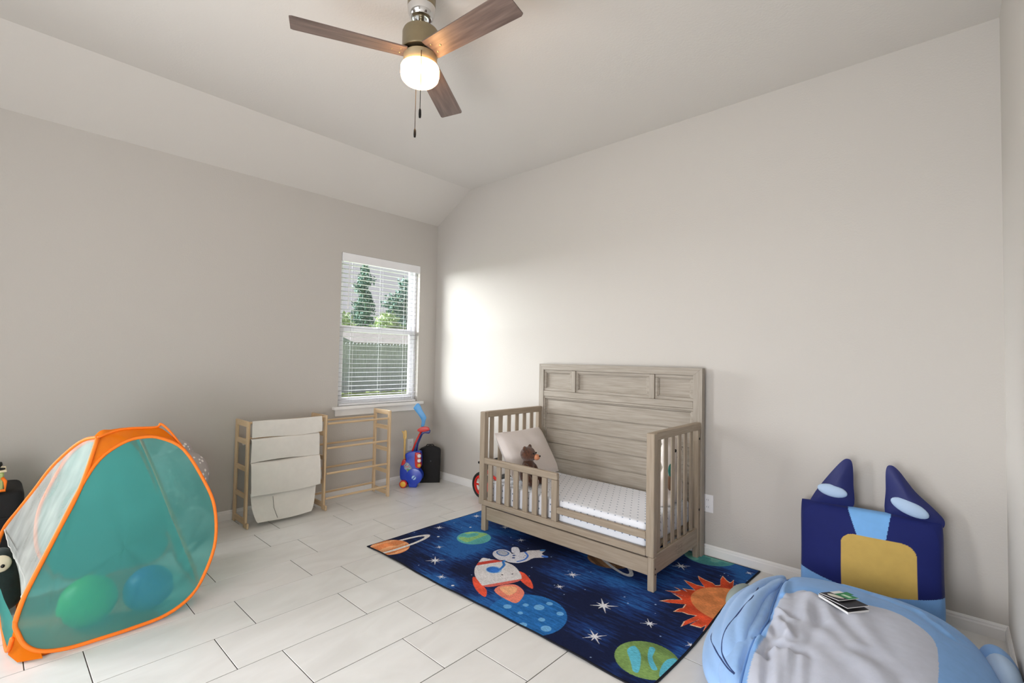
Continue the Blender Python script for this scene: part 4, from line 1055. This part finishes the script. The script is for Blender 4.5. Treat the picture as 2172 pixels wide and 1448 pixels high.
MB().ball((.792, -3.298, .268), (.020, .042, .042), 16, 12).build('cream_patch', mat('cream_plush', (222, 212, 186), .95, var=.05), pl, smooth=True)
MB().ball((.811, -3.288, .262), (.005, .008, .009), 10, 8).build('dark_spot', M_eye, pl, smooth=True)

M_star = mat('star_print_fabric', (178, 170, 168), .85, bump=.4, bscale=8, bdist=.02)
def star_print():
    nt = M_star.node_tree; N = nt.nodes; L = nt.links; p = N['Principled BSDF']
    tc = N.new('ShaderNodeTexCoord'); vo = N.new('ShaderNodeTexVoronoi'); vo.inputs['Scale'].default_value = 26; L.new(tc.outputs['Object'], vo.inputs['Vector'])
    lt = N.new('ShaderNodeMath'); lt.operation = 'LESS_THAN'; lt.inputs[1].default_value = .26; L.new(vo.outputs['Distance'], lt.inputs[0])
    mx = N.new('ShaderNodeMix'); mx.data_type = 'RGBA'; L.new(lt.outputs[0], mx.inputs[0]); mx.inputs[6].default_value = srgb(178, 170, 168); mx.inputs[7].default_value = srgb(240, 234, 230)
    L.new(mx.outputs[2], p.inputs['Base Color'])
star_print()
mb = MB(); mb.ball((.27, -2.50, .33), (.13, .15, .34)); mb.ball((.30, -2.40, .45), (.12, .13, .17)); mb.ball((.26, -2.47, .63), (.085, .10, .085)); mb.ball((.30, -2.44, .12), (.15, .17, .13)); mb.ball((.24, -2.62, .30), (.12, .16, .30))
sb = remesh(mb, 'blanket_bundle', M_star, None, .012, 5)
d = sb.data
for v_ in d.vertices:
    p = v_.co; k = .010 * math.sin(p.z * 24 + 5 * p.y * 4) + .008 * math.sin(p.y * 42 + p.z * 15); v_.co += Vector((k * .7, -k * .5, 0)); v_.co.z = max(v_.co.z, 0.001)
recenter(sb); tag(sb, 'grey bundled blanket printed with white stars behind the right edge of the tent', 'blanket')

bb = thing('black_bag', 'black soft rounded bag standing by the wall left of the tent', 'bag', (.24, -3.36, 0))
mb = MB(); mb.box(.06, .42, -3.60, -3.205, 0, .545, .05, seg=4); remesh(mb, 'bag_body', M_case, bb, .014, 6)
MB().tube([(.422, -3.55, .40), (.424, -3.40, .40), (.422, -3.24, .40)], .004, 6).build('zipper', M_black, bb)
tl = thing('toy_box', 'cream and green toy box with orange handle standing on the black bag', 'toy', (.33, -3.36, .545))
mb = MB(); mb.box(.27, .41, -3.43, -3.290, .5455, .650, .006); mb.build('box_body', mat('lime_green_plastic', (206, 212, 150), .5, col2=(150, 176, 100), scale=25), tl)
MB().box(.262, .418, -3.438, -3.280, .650, .657, .002).build('lid', mat('cream_plastic', (226, 214, 178), .5), tl)
MB().tube([(.412, -3.296, .62), (.424, -3.284, .60), (.424, -3.284, .552), (.424, -3.40, .552)], .008, 8).build('handle', M_orp, tl, smooth=True)
MB().lathe([(.001, .657), (.030, .657), (.030, .663), (.010, .668), (.020, .682), (.016, .698), (.001, .702)], 20, Matrix.Translation((.36, -3.315, 0))).build('knob', M_black, tl, smooth=40)

# ------------------------------------------------------------------ floor lounger and cushion by the right wall
LB, LBL, LGR, NAVY, TAN, PALE = (122, 170, 226), (150, 188, 236), (189, 194, 208), (22, 32, 96), (196, 164, 88), (176, 200, 228)
M_loung = attr_mat('lounger_cloth', .9, 30, .04, (1, 1, 1), .2, 300, .2)
lg = thing('floor_lounger', 'light blue stuffed floor lounger with grey center panel lying by the right wall', 'lounger', (3.92, -.95, 0))
LC = np.array([3.932, -.915]); lv = np.array([.070, -.9975]); lw = np.array([.9975, .070]); HWd, HLn, HT = .470, .640, .272
creases = [([(3.682, -1.01), (3.749, -1.078), (3.749, -1.227)], .016, .022), ([(3.756, -.771), (3.794, -1.033), (3.782, -1.279), (3.789, -1.555)], .014, .028), ([(3.795, -.79), (3.883, -.994), (3.974, -1.118)], .010, .03),
           ([(3.745, -1.30), (3.799, -1.523)], .022, .020), ([(3.785, -1.30), (3.82, -1.473)], .020, .018), ([(3.715, -1.36), (3.747, -1.574)], .022, .020), ([(3.826, -1.30), (3.85, -1.476)], .016, .022), ([(3.668, -1.25), (3.704, -1.526)], .018, .020), ([(3.70, -1.08), (3.765, -1.20)], .016, .018), ([(3.87, -1.1), (4.05, -1.25), (4.15, -1.40)], .008, .04), ([(3.95, -.9), (4.02, -1.1)], .006, .04), ([(3.62, -.62), (3.66, -.82)], .010, .02), ([(3.99, -.52), (4.14, -.58), (4.24, -.70)], .007, .02), ([(3.85, -.48), (4.05, -.50), (4.20, -.60)], .006, .018)]
zipl = np.array(catmull([(3.600, -.43), (3.612, -.603), (3.626, -.803), (3.650, -1.0), (3.660, -1.155), (3.655, -1.328), (3.668, -1.471), (3.69, -1.60)], 6, False))
def seg_dist(P_, a, b_):
    a = np.array(a); b_ = np.array(b_); ab = b_ - a; t_ = np.clip(((P_ - a) @ ab) / (ab @ ab), 0, 1); q = P_ - (a + t_[:, None] * ab); return np.sqrt((q * q).sum(1))
def lounge_z(P_):
    """height of the lounger top over plan points"""
    d = P_ - LC; u = d @ lw / HWd; v_ = d @ lv / HLn
    r_ = (np.abs(u) ** 2.9 + np.abs(v_) ** 2.9) ** (1 / 2.9)
    z_ = .085 + (HT - .085) * np.sqrt(np.clip(1 - np.clip(r_, 0, 1) ** 2.6, 0, 1))
    z_ = z_ + .008 * np.sin(u * 2.2 + .5) * np.cos(v_ * 2.5)
    fade = np.clip((1 - r_) * 8, 0, 1)
    for pl_, am, wd in creases:
        dm = np.min([seg_dist(P_, a, b_) for a, b_ in zip(pl_[:-1], pl_[1:])], axis=0)
        z_ = z_ + fade * am * (np.exp(-(dm / wd) ** 2) - .6 * np.exp(-((dm - 1.7 * wd) / wd) ** 2))
    dz = np.min([seg_dist(P_, a, b_) for a, b_ in zip(zipl[:-1], zipl[1:])], axis=0)
    z_ = z_ - fade * .022 * np.exp(-(dz / .016) ** 2)
    return z_
def pip(P_, poly):
    ins = np.zeros(len(P_), bool); n = len(poly)
    for i in range(n):
        x1, y1 = poly[i]; x2, y2 = poly[(i + 1) % n]
        if y1 == y2: continue
        ins ^= ((y1 > P_[:, 1]) != (y2 > P_[:, 1])) & (P_[:, 0] < (x2 - x1) * (P_[:, 1] - y1) / (y2 - y1) + x1)
    return ins
NR, NA = 170, 560
ang = np.linspace(0, 2 * np.pi, NA, endpoint=False)
ca_, sa_ = np.cos(ang), np.sin(ang); rb = (np.abs(ca_) ** 2.9 + np.abs(sa_) ** 2.9) ** (-1 / 2.9)
tt = np.linspace(.005, 1, NR) ** .8
U = (tt[:, None] * rb * ca_).ravel(); V = (tt[:, None] * rb * sa_).ravel()
plan = LC + U[:, None] * HWd * lw + V[:, None] * HLn * lv
ztop = lounge_z(plan)
rows = [np.column_stack([plan, ztop]).reshape(NR, NA, 3)]
for k, (s_, z_) in enumerate(((.998, .055), (.975, .022), (.93, .003), (.0, .003))):
    q = LC + (s_ * rb * ca_)[:, None] * HWd * lw + (s_ * rb * sa_)[:, None] * HLn * lv
    rows.append(np.column_stack([q, np.full(NA, z_)])[None])
Pn = np.concatenate(rows, 0); nrow = Pn.shape[0]
vv = Pn.reshape(-1, 3); belly = catmull([(3.722, -.723), (3.668, -.84), (3.672, -1.031), (3.690, -1.212), (3.686, -1.39), (3.705, -1.555), (3.75, -1.72), (4.20, -1.72), (4.207, -1.30), (4.208, -1.00), (4.190, -.845), (4.134, -.765), (4.053, -.720), (3.93, -.745), (3.80, -.752)], 6)
cols = np.repeat(np.array([srgb(*LB)[:3]]), len(vv), 0)
xz = np.interp(vv[:, 1], zipl[::-1, 1], zipl[::-1, 0])
cols[vv[:, 0] < xz] = srgb(*LBL)[:3]
cols[pip(vv[:, :2], belly) & (vv[:, 2] > .05)] = srgb(*LGR)[:3]
fs = []
for i in range(nrow - 1):
    for j in range(NA):
        j2 = (j + 1) % NA; fs.append((i * NA + j, (i + 1) * NA + j, (i + 1) * NA + j2, i * NA + j2))
vv = np.vstack([vv, [[LC[0], LC[1], lounge_z(LC[None])[0]]]]); cols = np.vstack([cols, [srgb(*LGR)[:3]]])
for j in range(NA): fs.append((len(vv) - 1, j, (j + 1) % NA))
def colored(name, verts, faces, colors, m_, parent):
    off = wl(parent) if parent else Vector((0, 0, 0))
    me = bpy.data.meshes.new(name); me.from_pydata([tuple(np.array(p) - np.array(off)) for p in verts], [], faces)
    at = me.color_attributes.new('Col', 'FLOAT_COLOR', 'POINT'); at.data.foreach_set('color', np.column_stack([colors, np.ones(len(colors))]).astype(np.float32).ravel())
    me.materials.append(m_); me.polygons.foreach_set('use_smooth', [True] * len(me.polygons)); me.update()
    b_ = bmesh.new(); b_.from_mesh(me); bmesh.ops.recalc_face_normals(b_, faces=b_.faces[:]); b_.to_mesh(me); b_.free()
    o = bpy.data.objects.new(name, me); COL.objects.link(o)
    if parent: o.parent = parent
    return o
colored('lounger_body', vv, fs, cols, M_loung, lg)
M_lb = mat('light_blue_cloth', LBL, .9, var=.03, scale=10, bump=.3, bscale=12, bdist=.012, sheen=.2)
M_lb2 = mat('blue_cloth', LB, .9, var=.03, scale=10, bump=.3, bscale=12, bdist=.012, sheen=.2)
zz = lounge_z(zipl)
MB().tube([(p[0], p[1], z_ + .004) for p, z_ in zip(zipl, zz)], .0045, 8).build('zipper', mat('blue_zip', (104, 146, 204), .7), lg, smooth=True)
mb = MB()
mb.tube(catmull([(3.54, -.40, .05), (3.470, -.52, .055), (3.450, -.75, .060), (3.468, -1.03, .065), (3.505, -1.24, .065), (3.565, -1.37, .06), (3.66, -1.42, .055)], 5, False), [.030 + .034 * math.sin(math.pi * i / 30) for i in range(31)], 14)
mb.tube(catmull([(3.545, -.42, .10), (3.490, -.56, .115), (3.470, -.80, .125), (3.492, -1.05, .130), (3.530, -1.24, .125), (3.590, -1.36, .10), (3.655, -1.41, .075)], 5, False), [.022 + .030 * math.sin(math.pi * i / 30) for i in range(31)], 12)
mb.tube(catmull([(3.575, -.43, .16), (3.530, -.62, .172), (3.520, -.88, .182), (3.540, -1.1, .180), (3.575, -1.27, .16), (3.62, -1.37, .12), (3.66, -1.41, .085)], 5, False), [.020 + .026 * math.sin(math.pi * i / 30) for i in range(31)], 12)
mb.tube(catmull([(3.60, -.62, .212), (3.575, -.88, .222), (3.585, -1.08, .220), (3.60, -1.22, .20), (3.64, -1.36, .135)], 6, False), [.016 + .016 * math.sin(math.pi * i / 24) for i in range(25)], 10)
mb.ball((3.655, -1.415, .06), (.040, .030, .045))
side = remesh(mb, 'rolled_side', M_lb, lg, .008, 3)
for v_ in side.data.vertices: v_.co.z = max(v_.co.z, .002)
M_foldshade = mat('navy_fold_shade', (44, 66, 118), .8)  # shade of the deep folds, put in as thin navy tubes
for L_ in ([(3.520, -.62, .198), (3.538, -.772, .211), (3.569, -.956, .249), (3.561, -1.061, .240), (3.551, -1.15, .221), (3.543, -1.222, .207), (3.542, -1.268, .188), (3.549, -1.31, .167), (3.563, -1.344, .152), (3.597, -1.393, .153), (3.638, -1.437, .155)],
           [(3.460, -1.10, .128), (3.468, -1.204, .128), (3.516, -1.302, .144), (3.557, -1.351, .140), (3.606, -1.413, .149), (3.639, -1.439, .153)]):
    MB().tube(catmull(L_, 4, False), .0030, 6).build('piping_and_fold_shade', M_foldshade, side, smooth=True)
mb = MB(); mb.ball((3.400, -.60, .066), (.045, .13, .056), 20, 14, Matrix.Rotation(-.12, 4, 'Z')); mb.build('side_tab', mat('sage_cloth', (158, 170, 164), .9, var=.04, bump=.2, bscale=20), lg, smooth=True)
pw = [(4.388, -.665, .088)]
mb = MB(); mb.ball((4.385, -.585, .092), (.060, .16, .088), 24, 18, Matrix.Rotation(.15, 4, 'Z')); lobe = mb.build('side_lobe', M_lb2, lg, smooth=True)
mb = MB(); mb.ball((4.391, -.66, .096), (.0565, .13, .092), 24, 18, Matrix.Rotation(.15, 4, 'Z')); mb.build('lobe_cap', mat('pale_blue_cloth', PALE, .9, var=.03, bump=.2, bscale=14, bdist=.01), lobe, smooth=True)

# cushion standing against the wall (plain colour blocks)
fc = thing('floor_cushion', 'navy square cushion with two pointed top corners standing against the wall', 'cushion', (3.91, -.14, 0))
n = 200
top, bot = pillow(.640, .545, .150, n, .012, .004, 2, .03)
MC = frame((3.908, -.128, .272), (1, .0, .015), (0.0, .085, .99))
def block(p):
    u, v_ = p[0] + 3.908, p[1] + .272
    if v_ < .12 + .05 * ((u - 3.9) / .3) ** 2: c_ = LB
    elif v_ > .405 and abs(u - 3.925 - (.5 - v_) * .1) < .062 + (v_ - .405) * .25: c_ = (120, 176, 232)
    elif 3.80 < u < 4.118 and v_ < .405 and not (u < 3.80 + .06 and v_ > .345 and (u - 3.86) ** 2 + (v_ - .345) ** 2 > .0036) and not (u > 4.118 - .06 and v_ > .345 and (u - 4.058) ** 2 + (v_ - .345) ** 2 > .0036): c_ = TAN
    else: c_ = NAVY
    return srgb(*c_)[:3]
cv, cf, cc_ = [], [], []
m1 = n + 1
for sd_, gr in ((0, top), (1, bot)):
    base = len(cv)
    for i in range(m1):
        for j in range(m1):
            cv.append(tuple(MC @ Vector(gr[i][j]))); cc_.append(block(gr[i][j]) if sd_ == 0 else srgb(*NAVY)[:3])
    for i in range(n):
        for j in range(n):
            a = base + i * m1 + j; q = (a, a + m1, a + m1 + 1, a + 1); cf.append(q if sd_ == 0 else q[::-1])
ring_ = [(i, 0) for i in range(n)] + [(n, j) for j in range(n)] + [(i, n) for i in range(n, 0, -1)] + [(0, j) for j in range(n, 0, -1)]
for (i, j), (i2, j2) in zip(ring_, ring_[1:] + ring_[:1]):
    a, b_ = i * m1 + j, i2 * m1 + j2; cf.append((a, a + m1 * m1, b_ + m1 * m1, b_))
colored('cushion_cover', cv, cf, cc_, attr_mat('cushion_cloth', .7, 20, .04, (1, 1, 1), .2, 200, .1), fc)
M_navy = mat('navy_satin', NAVY, .6, var=.06, scale=8, bump=.25, bscale=14, bdist=.01)
M_pale = mat('pale_blue_plush', PALE, .9, var=.03, bump=.2, bscale=14, bdist=.008)
def puff(outl, y_, th, nm, m_, parent):
    O = catmull(outl, 5); A = [(x, y_, z_) for x, z_ in O]
    mb = patch(A, -th, (0, 1, 0), 7); m2 = patch(A[::-1], th, (0, 1, 0), 7)
    mb.add(m2.v, m2.f); return mb.build(nm, m_, parent, smooth=True)
ea = puff([(3.640, .500), (3.655, .565), (3.72, .675), (3.79, .775), (3.822, .795), (3.842, .770), (3.846, .66), (3.843, .530), (3.75, .500)], -.105, .045, 'pointed_corner', M_navy, fc)
MB().ball((3.752, -.142, .612), (.072, .022, .034), 20, 12, Matrix.Rotation(.12, 4, 'Y')).build('corner_cuff', M_pale, ea, smooth=True)
eb = puff([(3.990, .520), (3.988, .66), (3.990, .765), (4.010, .790), (4.045, .765), (4.11, .67), (4.18, .60), (4.222, .545), (4.20, .500), (4.09, .500)], -.105, .045, 'pointed_corner', M_navy, fc)
MB().ball((4.088, -.142, .590), (.082, .022, .036), 20, 12, Matrix.Rotation(.38, 4, 'Y')).build('corner_cuff', M_pale, eb, smooth=True)

# board book lying on the lounger
bc0 = np.array([3.893, -.812]); bz0 = float(max(lounge_z(np.array([bc0, bc0 + [.05, -.03], bc0 - [.05, -.03], bc0 + [.03, .04], bc0 - [.03, .04]])))) + .002
MBk = frame((bc0[0], bc0[1], bz0), (.816, -.578, -.02), (.578, .816, 0))
bkt = thing('board_book', 'small black board book with green and white cover lying open on the lounger', 'book', (bc0[0], bc0[1], bz0))
M_page = mat('white_page', (226, 226, 226), .6); M_ink = mat('black_print', (22, 20, 24), .5, col2=(64, 62, 66), scale=30)
MB().box(-.075, .075, -.055, .055, 0, .010, .0015, MBk).build('page_block', M_page, bkt)
MB().box(-.074, .074, -.054, .054, .0102, .0110, 0, MBk).build('inside_page', M_ink, bkt)
M2 = MBk @ Matrix.Translation((-.075, 0, .0115)) @ Matrix.Rotation(math.radians(-5), 4, 'Y')
pg = MB().box(0, .148, -.055, .055, 0, .002, 0, M2).build('page', M_page, bkt); MB().box(.001, .147, -.054, .054, .0021, .0026, 0, M2).build('page_print', M_ink, pg)
M3 = MBk @ Matrix.Translation((-.075, .004, .0145)) @ Matrix.Rotation(math.radians(-9), 4, 'Y')
cvr = MB().box(0, .100, -.050, .055, 0, .002, 0, M3).build('cover', M_page, bkt)
MB().box(.001, .099, -.049, .0, .0021, .0026, 0, M3).build('cover_print', M_ink, cvr)
MB().box(.028, .099, .001, .054, .0021, .0027, 0, M3).build('cover_print', mat('green_print', (44, 140, 84), .5, var=.1), cvr)
MB().prism(catmull([(.02, -.03), (.05, -.035), (.08, -.022), (.085, -.008), (.05, -.006), (.025, -.014)], 3), lambda x, y: M3 @ Vector((x, y, .0026)), lambda x, y: M3 @ Vector((x, y, .0032))).build('cover_picture', mat('cream_print', (214, 212, 196), .6, var=.08, scale=60), cvr)
MB().box(.045, .085, .018, .034, .0027, .0033, 0, M3).build('cover_picture', mat('pale_green_print', (196, 224, 196), .6), cvr)
MB().box(.02, .055, .055, .075, .0005, .0015, 0, M3).build('green_tab', mat('green_tab', (40, 136, 78), .5), cvr)
